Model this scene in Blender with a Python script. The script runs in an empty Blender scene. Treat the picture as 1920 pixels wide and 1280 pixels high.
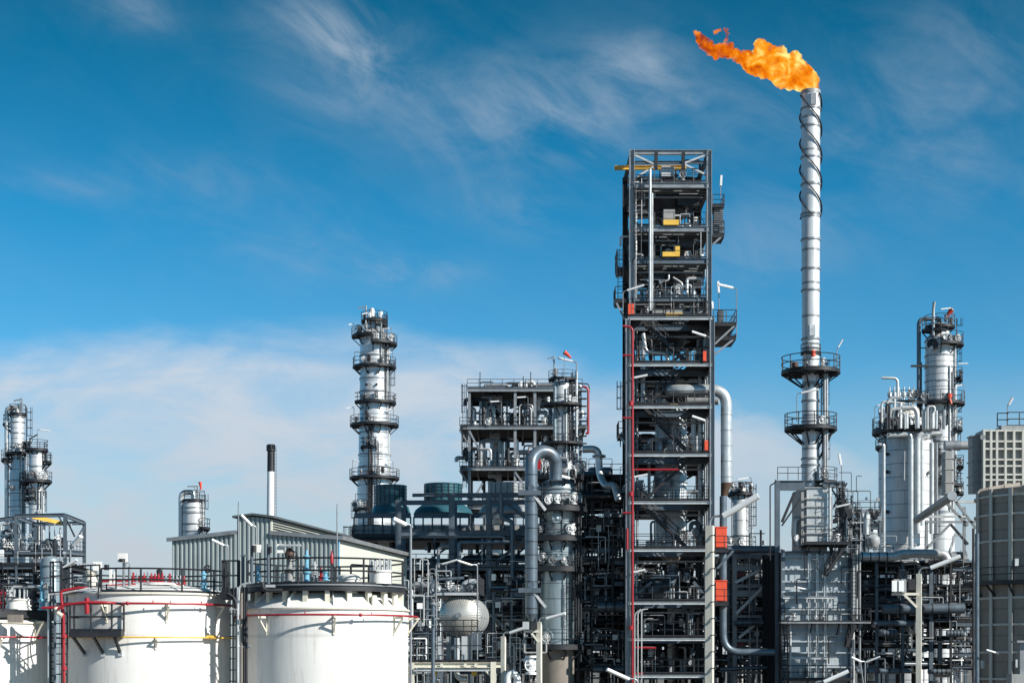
EXPO = 0.45
SKYTINT = [(1.3,1.42,1.45,1),(.95,1.44,1.60,1),(.50,1.34,1.68,1),(.16,1.14,1.48,1),(.04,.87,1.08,1),(.02,.60,.72,1)]
WISPS = [(640,95,110,95,.95),(560,60,110,50,.45),(1090,200,250,80,.85),(880,250,140,60,.3),(960,330,150,60,.25),(770,515,110,30,.55),(990,395,80,40,.5),(400,360,200,50,.25),(1740,290,260,120,.42),(250,30,80,45,.5),(1420,470,160,70,.4),(560,470,170,60,.35),(1200,110,90,40,.5),(1780,120,160,80,.22),(110,385,110,28,.25)]
BANKLO = (.54,.585,.66); BANKHI = (.64,.70,.77)
import bpy, math, random
from math import sin, cos, pi, radians
from mathutils import Vector as Vec
random.seed(7)
scene = bpy.context.scene
COL = scene.collection
FPX, HY, CZ = 3200.0, 1240.0, 8.0
UP = Vec((0, 0, 1))
# ---- reading the photograph: a pixel and a distance give a real point
def X(px, Y): return (px - 960) * Y / FPX
def Z(py, Y): return CZ + (HY - py) * Y / FPX
def P(px, py, Y): return Vec((X(px, Y), Y, Z(py, Y)))
def S(n, Y): return n * Y / FPX

# ------------------------------------------------------------------ mesh builder
class MB:
    def __init__(s): s.v = []; s.f = []; s.sm = []
    def add(s, vs, fs, smooth=False):
        n = len(s.v); s.v.extend([tuple(p) for p in vs])
        for f in fs: s.f.append([i + n for i in f]); s.sm.append(smooth)
        return s
    def box(s, x0, y0, z0, x1, y1, z1):
        x0, x1 = min(x0, x1), max(x0, x1); y0, y1 = min(y0, y1), max(y0, y1); z0, z1 = min(z0, z1), max(z0, z1)
        return s.add([(x0,y0,z0),(x1,y0,z0),(x1,y1,z0),(x0,y1,z0),(x0,y0,z1),(x1,y0,z1),(x1,y1,z1),(x0,y1,z1)],
              [(0,3,2,1),(4,5,6,7),(0,1,5,4),(1,2,6,5),(2,3,7,6),(3,0,4,7)])
    def cbox(s, c, sx, sy, sz):
        return s.box(c[0]-sx/2, c[1]-sy/2, c[2]-sz/2, c[0]+sx/2, c[1]+sy/2, c[2]+sz/2)
    def frame(s, a, b, up):
        d = (Vec(b) - Vec(a)); d = d.normalized()
        if up is None: up = UP if abs(d.z) < .95 else Vec((0, 1, 0))
        x = d.cross(up)
        if x.length < 1e-4: up = Vec((0, 1, 0)); x = d.cross(up)
        x.normalize(); y = x.cross(d); return d, x, y
    def prism(s, a, b, prof, up=None, smooth=False):
        a = Vec(a); b = Vec(b); d, x, y = s.frame(a, b, up); n = len(prof)
        vs = [a + x*p[0] + y*p[1] for p in prof] + [b + x*p[0] + y*p[1] for p in prof]
        fs = [(i, (i+1) % n, n+(i+1) % n, n+i) for i in range(n)]
        s.add(vs, fs, smooth)
        return s.add(vs, [tuple(range(n))[::-1], tuple(range(n, 2*n))])
    def bar(s, a, b, w, h=None, up=None):
        h = h or w; return s.prism(a, b, [(-w/2,-h/2),(w/2,-h/2),(w/2,h/2),(-w/2,h/2)], up)
    def ibeam(s, a, b, w, h, t=None, up=None):
        t = t or min(w, h)*.11; W, H, q = w/2, h/2, t/2
        return s.prism(a, b, [(-W,-H),(W,-H),(W,-H+t),(q,-H+t),(q,H-t),(W,H-t),(W,H),(-W,H),(-W,H-t),(-q,H-t),(-q,-H+t),(-W,-H+t)], up)
    def cyl(s, a, b, r, n=10, r2=None, cap=True):
        a = Vec(a); b = Vec(b); r2 = r if r2 is None else r2; d, x, y = s.frame(a, b, None)
        A = [(cos(2*pi*i/n), sin(2*pi*i/n)) for i in range(n)]
        vs = [a + (x*c + y*q)*r for c, q in A] + [b + (x*c + y*q)*r2 for c, q in A]
        s.add(vs, [(i, (i+1) % n, n+(i+1) % n, n+i) for i in range(n)], True)
        if cap: s.add(vs, [tuple(range(n))[::-1], tuple(range(n, 2*n))])
        return s
    def tube(s, pts, r, n=8, closed=False):
        pts = [Vec(p) for p in pts]; m = len(pts); vs = []; x = None
        for i in range(m):
            if closed: t = pts[(i+1) % m] - pts[i-1]
            else: t = pts[min(i+1, m-1)] - pts[max(i-1, 0)]
            t.normalize()
            if x is None:
                u = UP if abs(t.z) < .9 else Vec((0, 1, 0)); x = t.cross(u).normalized()
            else: x = (x - t*x.dot(t)).normalized()
            y = t.cross(x)
            for k in range(n):
                a = 2*pi*k/n; vs.append(pts[i] + (x*cos(a) + y*sin(a))*r)
        fs = []
        for i in range(m if closed else m-1):
            j = (i+1) % m
            for k in range(n): fs.append((i*n+k, i*n+(k+1) % n, j*n+(k+1) % n, j*n+k))
        s.add(vs, fs, True)
        if not closed: s.add(vs[:n] + vs[-n:], [tuple(range(n))[::-1], tuple(range(n, 2*n))])
        return s
    def lathe(s, prof, cx, cy, n=36, a0=None, a1=None):
        full = a0 is None
        m = n if full else n+1
        if full: a0, a1 = 0, 2*pi
        vs = []
        for i in range(m):
            a = a0 + (a1-a0)*i/n
            for r, z in prof: vs.append((cx + r*sin(a), cy - r*cos(a), z))
        k = len(prof); fs = []
        for i in range(n):
            j = (i+1) % m
            for q in range(k-1): fs.append((i*k+q, j*k+q, j*k+q+1, i*k+q+1))
        return s.add(vs, fs, True)
    def sector(s, cx, cy, r0, r1, z0, z1, a0, a1, n=None):   # a deck ring sector
        n = n or max(3, int(abs(a1-a0)/(pi/16)))
        return s.lathe([(r0,z0),(r1,z0),(r1,z1),(r0,z1),(r0,z0)], cx, cy, n, a0, a1)
    def poly(s, pts, thick):       # extruded planar polygon, pts 3D, thick vector
        t = Vec(thick); n = len(pts); vs = [Vec(p) for p in pts] + [Vec(p)+t for p in pts]
        return s.add(vs, [tuple(range(n)), tuple(range(n, 2*n))[::-1]] + [(i, n+i, n+(i+1) % n, (i+1) % n) for i in range(n)])

def route(pts, R, k=5):            # polyline with rounded elbows
    pts = [Vec(p) for p in pts]; out = [pts[0]]
    for i in range(1, len(pts)-1):
        p, a, b = pts[i], pts[i-1], pts[i+1]; da = (a-p); db = (b-p)
        q = min(R, da.length*.49, db.length*.49); A = p + da.normalized()*q; B = p + db.normalized()*q
        for j in range(k+1):
            t = j/k; out.append(A*(1-t)**2 + p*2*t*(1-t) + B*t*t)
    out.append(pts[-1]); return out
def arc(cx, cy, r, z, a0, a1, n=None):
    n = n or max(3, int(abs(a1-a0)/(pi/20)))
    return [Vec((cx + r*sin(a0+(a1-a0)*i/n), cy - r*cos(a0+(a1-a0)*i/n), z)) for i in range(n+1)]
def rail(mb, pts, h=1.1, r=.03, step=1.6, toe=.0, closed=False):
    pts = [Vec(p) for p in pts]
    if closed: pts = pts + [pts[0]]
    for z in (h, h*.52):
        mb.tube([p + UP*z for p in pts], r, 5)
    if toe:
        for a, b in zip(pts[:-1], pts[1:]): mb.bar(a+UP*toe/2, b+UP*toe/2, .02, toe)
    acc = 0; mb.cyl(pts[0], pts[0]+UP*h, r*1.15, 5)
    for a, b in zip(pts[:-1], pts[1:]):
        L = (b-a).length; d = step-acc
        while d < L:
            p = a + (b-a)*(d/L); mb.cyl(p, p+UP*h, r*1.15, 5); d += step
        acc = (acc + L) % step
    if not closed: mb.cyl(pts[-1], pts[-1]+UP*h, r*1.15, 5)
    return mb
def ladder(mb, base, h, out=(0, -1), w=.45, cage=True, r=.028, z0=2.2):
    b = Vec(base); o = Vec((out[0], out[1], 0)).normalized(); q = Vec((-o.y, o.x, 0))
    for sg in (-1, 1): mb.cyl(b+q*sg*w/2, b+q*sg*w/2+UP*h, r*1.2, 5)
    z = .3
    while z < h: mb.cyl(b-q*w/2+UP*z, b+q*w/2+UP*z, r*.8, 4); z += .32
    if cage and h > z0+.6:
        angs = [radians(t) for t in (-90, -45, 0, 45, 90)]
        pr = lambda a: q*sin(a)*.36 + o*(.08+cos(a)*.62)
        z = z0
        while z < h+.05:
            mb.tube([b + pr(radians(t)) + UP*z for t in range(-90, 91, 30)], r, 4); z += .95
        for a in angs: mb.cyl(b+pr(a)+UP*z0, b+pr(a)+UP*h, r*.8, 4)
    return mb
def wheel(mb, c, r, axis=(0, 1, 0), t=.025):
    c = Vec(c); ax = Vec(axis).normalized(); x = ax.cross(UP)
    if x.length < .1: x = Vec((1, 0, 0))
    x.normalize(); y = ax.cross(x)
    mb.tube([c + (x*cos(2*pi*i/14)+y*sin(2*pi*i/14))*r for i in range(14)], t, 5, closed=True)
    for i in range(3):
        d = x*cos(pi*i/3)+y*sin(pi*i/3); mb.cyl(c-d*r, c+d*r, t*.7, 4)
    return mb

# ------------------------------------------------------------------ objects
LOC = {}
def link(o): COL.objects.link(o); return o
def thing(name, label, cat, loc, group=None):
    o = bpy.data.objects.new(name, None); o.empty_display_size = .5; link(o); o.location = loc; LOC[o.name] = Vec(loc)
    o["label"] = label; o["category"] = cat
    if group: o["group"] = group
    return o
def mesh_of(name, mb, mat, L):
    me = bpy.data.meshes.new(name); me.from_pydata([(v[0]-L.x, v[1]-L.y, v[2]-L.z) for v in mb.v], [], mb.f)
    me.polygons.foreach_set('use_smooth', mb.sm); me.materials.append(mat); me.validate()
    import bmesh
    bm = bmesh.new(); bm.from_mesh(me); bmesh.ops.recalc_face_normals(bm, faces=bm.faces); bm.to_mesh(me); bm.free()
    me.set_sharp_from_angle(angle=radians(38)); return me
def part(name, mb, mat, parent, label=None):
    L = LOC[parent.name]; o = bpy.data.objects.new(name, mesh_of(name, mb, mat, L)); link(o); o.parent = parent; LOC[o.name] = L
    if label: o["label"] = label
    return o
def solo(name, mb, mat, label, cat, loc, group=None, kind=None):
    L = Vec(loc); o = bpy.data.objects.new(name, mesh_of(name, mb, mat, L)); link(o); o.location = L; LOC[o.name] = L
    if label: o["label"] = label
    if cat: o["category"] = cat
    if group: o["group"] = group
    if kind: o["kind"] = kind
    return o

# ------------------------------------------------------------------ materials
def nn(nt, typ, **kw):
    n = nt.nodes.new(typ)
    for k, v in kw.items(): setattr(n, k, v)
    return n
def math_(nt, op, a, b=None, c=None):
    n = nn(nt, 'ShaderNodeMath', operation=op)
    for i, q in enumerate((a, b, c)):
        if q is None: continue
        if isinstance(q, (int, float)): n.inputs[i].default_value = q
        else: nt.links.new(q, n.inputs[i])
    return n.outputs[0]
def mixc(nt, fac, a, b, mode='MIX'):
    n = nn(nt, 'ShaderNodeMix', data_type='RGBA', blend_type=mode)
    for s, q in ((n.inputs[0], fac), (n.inputs[6], a), (n.inputs[7], b)):
        if isinstance(q, (int, float)): s.default_value = q
        elif isinstance(q, (tuple, list)): s.default_value = (*q[:3], 1)
        else: nt.links.new(q, s)
    return n.outputs[2]
def material(name, base, rough=.5, metal=0., var=.25, scale=1.2, dirt=(.06,.05,.045), dirt_amt=.15, streak=.0, seams=None, bump=.0, radial=False, sa=.72, rust=0.):
    m = bpy.data.materials.new(name); m.use_nodes = True; nt = m.node_tree; L = nt.links
    b = nt.nodes['Principled BSDF']; b.inputs['Roughness'].default_value = rough; b.inputs['Metallic'].default_value = metal
    tc = nn(nt, 'ShaderNodeTexCoord'); co = tc.outputs['Object']
    n1 = nn(nt, 'ShaderNodeTexNoise'); n1.inputs['Scale'].default_value = scale; n1.inputs['Detail'].default_value = 8; L.new(co, n1.inputs['Vector'])
    lo = tuple(c*(1-var) for c in base); hi = tuple(min(1, c*(1+var)) for c in base)
    col = mixc(nt, math_(nt, 'MULTIPLY_ADD', n1.outputs[0], 1.8, -.4), lo, hi)
    mp = nn(nt, 'ShaderNodeMapping'); mp.inputs['Scale'].default_value = (2.6, 2.6, .22); L.new(co, mp.inputs['Vector'])
    n2 = nn(nt, 'ShaderNodeTexNoise'); n2.inputs['Scale'].default_value = 2.2; n2.inputs['Detail'].default_value = 6; L.new(mp.outputs[0], n2.inputs['Vector'])
    mr = nn(nt, 'ShaderNodeMapRange'); mr.inputs[1].default_value = .52; mr.inputs[2].default_value = .78; L.new(n2.outputs[0], mr.inputs[0])
    col = mixc(nt, math_(nt, 'MULTIPLY', mr.outputs[0], dirt_amt), col, dirt)
    if seams:       # sheet joints round a vessel: (sheets around, course height)
        k, ch = seams; sp = nn(nt, 'ShaderNodeSeparateXYZ'); L.new(co, sp.inputs[0])
        an = math_(nt, 'ARCTAN2', sp.outputs[1], sp.outputs[0]); u = math_(nt, 'MULTIPLY', an, k/(2*pi))
        v = math_(nt, 'DIVIDE', sp.outputs[2], ch)
        row = math_(nt, 'FLOOR', v); u2 = math_(nt, 'ADD', u, math_(nt, 'MULTIPLY', row, .5))
        fu = math_(nt, 'ABSOLUTE', math_(nt, 'SUBTRACT', math_(nt, 'FRACT', u2), .5)); fv = math_(nt, 'ABSOLUTE', math_(nt, 'SUBTRACT', math_(nt, 'FRACT', v), .5))
        line = math_(nt, 'MAXIMUM', math_(nt, 'GREATER_THAN', fu, .5-.02*k/24), math_(nt, 'GREATER_THAN', fv, .465))
        wn = nn(nt, 'ShaderNodeTexWhiteNoise', noise_dimensions='2D'); cb = nn(nt, 'ShaderNodeCombineXYZ')
        L.new(math_(nt, 'FLOOR', math_(nt, 'ADD', u2, .0)), cb.inputs[0]); L.new(row, cb.inputs[1]); L.new(cb.outputs[0], wn.inputs['Vector'])
        col = mixc(nt, math_(nt, 'MULTIPLY_ADD', wn.outputs[0], .42*sa, .0), col, tuple(c*.72 for c in base))
        col = mixc(nt, math_(nt, 'MULTIPLY', line, sa), col, tuple(c*.22 for c in base))
    if radial:
        sp = nn(nt, 'ShaderNodeSeparateXYZ'); L.new(co, sp.inputs[0])
        an = math_(nt, 'ARCTAN2', sp.outputs[2], sp.outputs[0])
        fr = math_(nt, 'ABSOLUTE', math_(nt, 'SUBTRACT', math_(nt, 'FRACT', math_(nt, 'MULTIPLY', an, 44/(2*pi))), .5))
        col = mixc(nt, math_(nt, 'MULTIPLY', math_(nt, 'GREATER_THAN', fr, .34), .85), col, tuple(c*.35 for c in base))
    if rust:
        n4 = nn(nt, 'ShaderNodeTexNoise'); n4.inputs['Scale'].default_value = .9; n4.inputs['Detail'].default_value = 10; n4.inputs['Roughness'].default_value = .7; L.new(co, n4.inputs['Vector'])
        m4 = nn(nt, 'ShaderNodeMapRange'); m4.inputs[1].default_value = .56; m4.inputs[2].default_value = .70; L.new(n4.outputs[0], m4.inputs[0])
        col = mixc(nt, math_(nt, 'MULTIPLY', m4.outputs[0], rust), col, (.13,.065,.03))
    L.new(col, b.inputs['Base Color'])
    rr = math_(nt, 'MULTIPLY_ADD', n1.outputs[0], .25, max(.05, rough-.12)); L.new(rr, b.inputs['Roughness'])
    if bump:
        bp = nn(nt, 'ShaderNodeBump'); bp.inputs['Strength'].default_value = bump; bp.inputs['Distance'].default_value = .03
        n3 = nn(nt, 'ShaderNodeTexNoise'); n3.inputs['Scale'].default_value = scale*3; n3.inputs['Detail'].default_value = 5; L.new(co, n3.inputs['Vector'])
        L.new(n3.outputs[0], bp.inputs['Height']); L.new(bp.outputs[0], b.inputs['Normal'])
    return m
M = {}
M['white']   = material('white_tank_paint', (.80,.79,.76), .45, 0, .05, .5, (.42,.37,.30), .45, bump=.05, seams=(5, 2.3), sa=.16, rust=.10)
M['cream']   = material('cream_paint', (.66,.63,.53), .5, 0, .08, .8, (.25,.2,.15), .3)
M['black']   = material('black_rail_paint', (.011,.013,.018), .45, 0, .3, 3)
M['dark']    = material('dark_steel_paint', (.016,.018,.023), .5, .0, .35, 1.5, (.05,.03,.02), .2, rust=.12)
M['grate']   = material('dark_grating', (.012,.012,.014), .7, 0, .3, 2)
M['steel']   = material('blue_grey_steel_paint', (.095,.125,.155), .42, .15, .22, 1.1, (.05,.035,.025), .3, rust=.5)
M['mid']     = material('grey_galvanised_steel', (.27,.29,.31), .42, .35, .22, 1.4, (.10,.07,.05), .3, rust=.5)
M['light']   = material('light_galvanised_steel', (.55,.57,.58), .38, .35, .18, 1.6, (.2,.16,.12), .25)
M['clad']    = material('aluminium_cladding', (.70,.71,.72), .34, .4, .12, .8, (.18,.16,.14), .35, seams=(10, 1.25), bump=.12)
M['cladw']   = material('pale_cladding', (.66,.67,.68), .40, .25, .10, .8, (.22,.2,.18), .35, seams=(12, 1.5), bump=.1)
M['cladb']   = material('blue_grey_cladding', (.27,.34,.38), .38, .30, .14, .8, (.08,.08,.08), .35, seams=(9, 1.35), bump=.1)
M['pipe']    = material('bright_lagged_pipe', (.58,.60,.61), .32, .5, .14, 1.8, (.2,.17,.14), .3, bump=.1)
M['pipeb']   = material('blue_grey_pipe', (.125,.165,.205), .38, .35, .22, 1.3, (.05,.04,.035), .3, rust=.5)
M['piped']   = material('dark_pipe', (.024,.029,.036), .42, .2, .4, 1.3, (.04,.025,.02), .3, rust=.22)
M['red']     = material('red_fire_water_paint', (.32,.014,.024), .4, 0, .2, 2)
M['orange']  = material('orange_red_paint', (.72,.085,.035), .45, 0, .12, 1.5)
M['sock']    = material('windsock_fabric', (.80,.07,.03), .8, 0, .15, 3)
M['yellow']  = material('yellow_paint', (.72,.45,.07), .45, 0, .15, 2)
M['teal']    = material('teal_fan_paint', (.030,.105,.135), .36, .1, .22, .9, (.02,.05,.06), .4)
M['blue']    = material('light_blue_lagging', (.16,.40,.55), .5, 0, .25, 5)
M['conc']    = material('grey_brown_concrete', (.215,.192,.168), .8, 0, .18, .7, (.08,.07,.06), .4, bump=.2)
M['post']    = material('pale_concrete', (.60,.58,.51), .75, 0, .14, 1.5, (.2,.17,.13), .35, bump=.15)
M['siding']  = material('corrugated_siding', (.40,.45,.45), .45, .15, .10, .5, (.18,.18,.17), .3)
M['sidingc'] = material('cream_siding', (.60,.62,.55), .5, 0, .06, .5, (.3,.28,.22), .25)
M['roof']    = material('dark_roof_sheet', (.10,.12,.13), .5, .2, .2, 1)
M['heater']  = material('heater_casing_paint', (.40,.46,.50), .45, .1, .10, .7, (.14,.10,.07), .45, bump=.1, rust=.28)
M['heatd']   = material('grey_casing_paint', (.30,.31,.31), .5, .1, .14, .8, (.12,.09,.07), .4, bump=.1, rust=.35)
M['rust']    = material('rusty_brown_steel', (.085,.045,.028), .7, 0, .4, 2)
M['head']    = material('radial_head_sheets', (.66,.64,.58), .34, .55, .08, 1, (.2,.18,.15), .3, radial=True)
M['lamp']    = material('white_lamp_housing', (.80,.82,.83), .4, 0, .05, 3)
M['stack']   = material('painted_stack_steel', (.66,.68,.70), .36, .25, .08, .9, (.25,.22,.2), .35, seams=(2, 3.1))
M['silo']    = material('warm_grey_silo_sheet', (.27,.24,.21), .6, .05, .14, .6, (.12,.10,.08), .5, bump=.12, seams=(18, 2.0), sa=.3, rust=.2)
M['panel']   = material('pale_grey_panel_paint', (.50,.50,.465), .5, 0, .08, .8, (.25,.2,.15), .35)
M['ground']  = material('gravel_yard', (.14,.13,.115), .9, 0, .3, .15, bump=.3)

# ------------------------------------------------------------------ camera, sun, sky
cd = bpy.data.cameras.new('camera'); cam = bpy.data.objects.new('camera', cd); link(cam)
cam.location = (0, 0, CZ); cam.rotation_euler = (pi/2, 0, 0); cd.sensor_width = 36; cd.lens = 36*FPX/1920; cd.shift_y = (HY-640)/1920
cd.clip_start = .5; cd.clip_end = 9000; scene.camera = cam
SAZ, SEL = radians(57), radians(31)
sd = Vec((sin(SAZ)*cos(SEL), -cos(SAZ)*cos(SEL), sin(SEL)))
sl = bpy.data.lights.new('sun', 'SUN'); sl.energy = 5.0; sl.angle = radians(.5); sl.color = (1, .955, .88)
so = bpy.data.objects.new('sun', sl); link(so); so.rotation_euler = sd.to_track_quat('Z', 'Y').to_euler(); so.location = (60, -60, 80)
w = bpy.data.worlds.new('World'); scene.world = w; w.use_nodes = True; nt = w.node_tree; L = nt.links
bg = nt.nodes['Background']; bg.inputs[1].default_value = .056
sky = nn(nt, 'ShaderNodeTexSky', sky_type='NISHITA', sun_disc=False); sky.sun_elevation = SEL; sky.sun_rotation = math.atan2(sd.x, sd.y)
sky.air_density = 1.0; sky.dust_density = .4; sky.ozone_density = 2.5; sky.altitude = 50
tc = nn(nt, 'ShaderNodeTexCoord'); sp = nn(nt, 'ShaderNodeSeparateXYZ'); L.new(tc.outputs['Generated'], sp.inputs[0])
az = math_(nt, 'ARCTAN2', sp.outputs[0], sp.outputs[1]); el = math_(nt, 'ARCSINE', sp.outputs[2])
# colour of the clear sky by height
rampf = nn(nt, 'ShaderNodeValToRGB'); L.new(math_(nt, 'MULTIPLY', el, 1/.42), rampf.inputs[0])
cr = rampf.color_ramp; cr.elements[0].position = 0; cr.elements[0].color = SKYTINT[0]; cr.elements[1].position = 1; cr.elements[1].color = SKYTINT[-1]
for i, c in enumerate(SKYTINT[1:-1]):
    e = cr.elements.new((i+1)/(len(SKYTINT)-1)); e.color = c
base = mixc(nt, 1.0, sky.outputs[0], rampf.outputs[0], 'MULTIPLY')
def noise(vec, sc, det, rough=.55, dist=0.):
    n = nn(nt, 'ShaderNodeTexNoise'); n.inputs['Scale'].default_value = sc; n.inputs['Detail'].default_value = det; n.inputs['Roughness'].default_value = rough; n.inputs['Distortion'].default_value = dist
    L.new(vec, n.inputs['Vector']); return n.outputs[0]
def vec2(sx, sy, rot=0):
    cb = nn(nt, 'ShaderNodeCombineXYZ'); L.new(az, cb.inputs[0]); L.new(el, cb.inputs[1])
    m = nn(nt, 'ShaderNodeMapping'); m.inputs['Rotation'].default_value = (0, 0, rot); m.inputs['Scale'].default_value = (1, 1, 1); L.new(cb.outputs[0], m.inputs[0])
    m2 = nn(nt, 'ShaderNodeMapping'); m2.inputs['Scale'].default_value = (sx, sy, 1); L.new(m.outputs[0], m2.inputs[0]); return m2.outputs[0]
def smooth(v, a, b):
    n = nn(nt, 'ShaderNodeMapRange', interpolation_type='SMOOTHSTEP'); n.inputs[1].default_value = a; n.inputs[2].default_value = b; L.new(v, n.inputs[0]); return n.outputs[0]
# the low cloud bank
d_ = math_(nt, 'SUBTRACT', az, -.13)
edge = math_(nt, 'SUBTRACT', .196, math_(nt, 'MULTIPLY', math_(nt, 'MULTIPLY', d_, d_), .62))
nb = noise(vec2(9, 26), 1, 6, .55, .3)
gap = math_(nt, 'ADD', math_(nt, 'SUBTRACT', edge, el), math_(nt, 'MULTIPLY_ADD', nb, .045, -.0225))
bank = math_(nt, 'MULTIPLY', smooth(gap, -.004, .026), math_(nt, 'MULTIPLY_ADD', smooth(noise(vec2(9, 22), 1.2, 7, .6, .5), .34, .66), .46, .46))
bank = math_(nt, 'MULTIPLY', bank, math_(nt, 'MULTIPLY_ADD', smooth(az, .05, .30), -.45, 1.0))
hz = math_(nt, 'MULTIPLY', smooth(math_(nt, 'MULTIPLY', math_(nt, 'ADD', el, math_(nt, 'MULTIPLY_ADD', nb, .03, -.015)), -1), -.185, -.02), .85)
bank = math_(nt, 'MAXIMUM', bank, hz)
# high wisps, drifting down to the right
def env(px, py, sx, sy, amt):
    a = math_(nt, 'DIVIDE', math_(nt, 'SUBTRACT', az, math.atan((px-960)/FPX)), sx/FPX); e = math_(nt, 'DIVIDE', math_(nt, 'SUBTRACT', el, math.atan((HY-py)/FPX)), sy/FPX)
    q = math_(nt, 'ADD', math_(nt, 'MULTIPLY', a, a), math_(nt, 'MULTIPLY', e, e)); return math_(nt, 'MULTIPLY', math_(nt, 'EXPONENT', math_(nt, 'MULTIPLY', q, -1)), amt)
es = None
for a in WISPS:
    q = env(*a); es = q if es is None else math_(nt, 'ADD', es, q)
wn1 = smooth(noise(vec2(8, 20, radians(26)), 1.4, 10, .60, .8), .36, .76)
wn2 = smooth(noise(vec2(12, 20, radians(8)), 1, 9, .62, .8), .34, .78)
wisp = math_(nt, 'MULTIPLY', math_(nt, 'ADD', es, .045), math_(nt, 'MULTIPLY_ADD', wn1, .62, math_(nt, 'MULTIPLY', wn2, .48)))
wisp = math_(nt, 'MINIMUM', wisp, .8)
c1 = mixc(nt, wisp, base, tuple(c*13.0*.98 for c in (.40,.50,.61)))
bankcol = mixc(nt, smooth(el, .02, .2), tuple(c*13.0 for c in BANKLO), tuple(c*13.0 for c in BANKHI))
c2 = mixc(nt, bank, c1, bankcol)
L.new(c2, bg.inputs[0])
scene.view_settings.view_transform = 'Standard'; scene.view_settings.look = 'None'; scene.view_settings.exposure = EXPO; scene.view_settings.gamma = 1
g = MB(); g.box(-6000, -600, -.5, 6000, 8000, 0); solo('ground', g, M['ground'], None, None, (0, 0, 0), kind='structure')
# ------------------------------------------------------------------ plant helpers
D = radians
def mlamp(par, base, h, tip, L=1.0, w=.2, r=.04, mat=None):          # a lamp bolted to a platform: pole, arm, long luminaire
    b = Vec(base); t = Vec(tip); top = Vec((b.x, b.y, b.z+h)); d = (t-top)
    mb = MB(); mb.tube(route([b, top, top + d*.25], .25, 4), r, 6)
    lm = part('lamp', mb, M['mid'], par)
    q = MB(); dn = d.normalized(); a = top + d*.2; q.prism(a, t, [(-w/2,0),(-w*.35,-w*.45),(w*.35,-w*.45),(w/2,0),(w*.3,w*.3),(-w*.3,w*.3)])
    part('luminaire', q, mat or M['lamp'], lm); return lm
def gantry(par, base, h, dx, mat='mid', drop=.25):                   # small davit with a hook arm
    b = Vec(base); mb = MB(); mb.cyl(b, b+UP*h, .09, 8); mb.bar(b+UP*(h-.08), b+Vec((dx,0,h-.08-drop)), .12, .14); mb.bar(b+UP*(h-.9), b+Vec((dx*.4,0,h-.12)), .08)
    return part('davit', mb, M[mat], par)
def valve(par, c, s, rnd, mat=None):
    c = Vec(c); mb = MB(); mb.lathe([(0,-.45*s),(.3*s,-.45*s),(.3*s,-.35*s),(.17*s,-.33*s),(.24*s,-.1*s),(.24*s,.1*s),(.17*s,.33*s),(.3*s,.35*s),(.3*s,.45*s),(0,.45*s)], 0, 0, 10)
    mb.v = [(v[0]+c.x, v[1]+c.y, v[2]+c.z) for v in mb.v]
    mb.cyl(c, c+Vec((0,-.55*s,0)), .07*s, 6); wheel(mb, c+Vec((0,-.55*s,0)), .3*s, (0,1,0), .035*s)
    return part('valve', mb, mat or rnd.choice([M['mid'], M['dark'], M['light'], M['light'], M['steel'], M['lamp']]), par)
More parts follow.
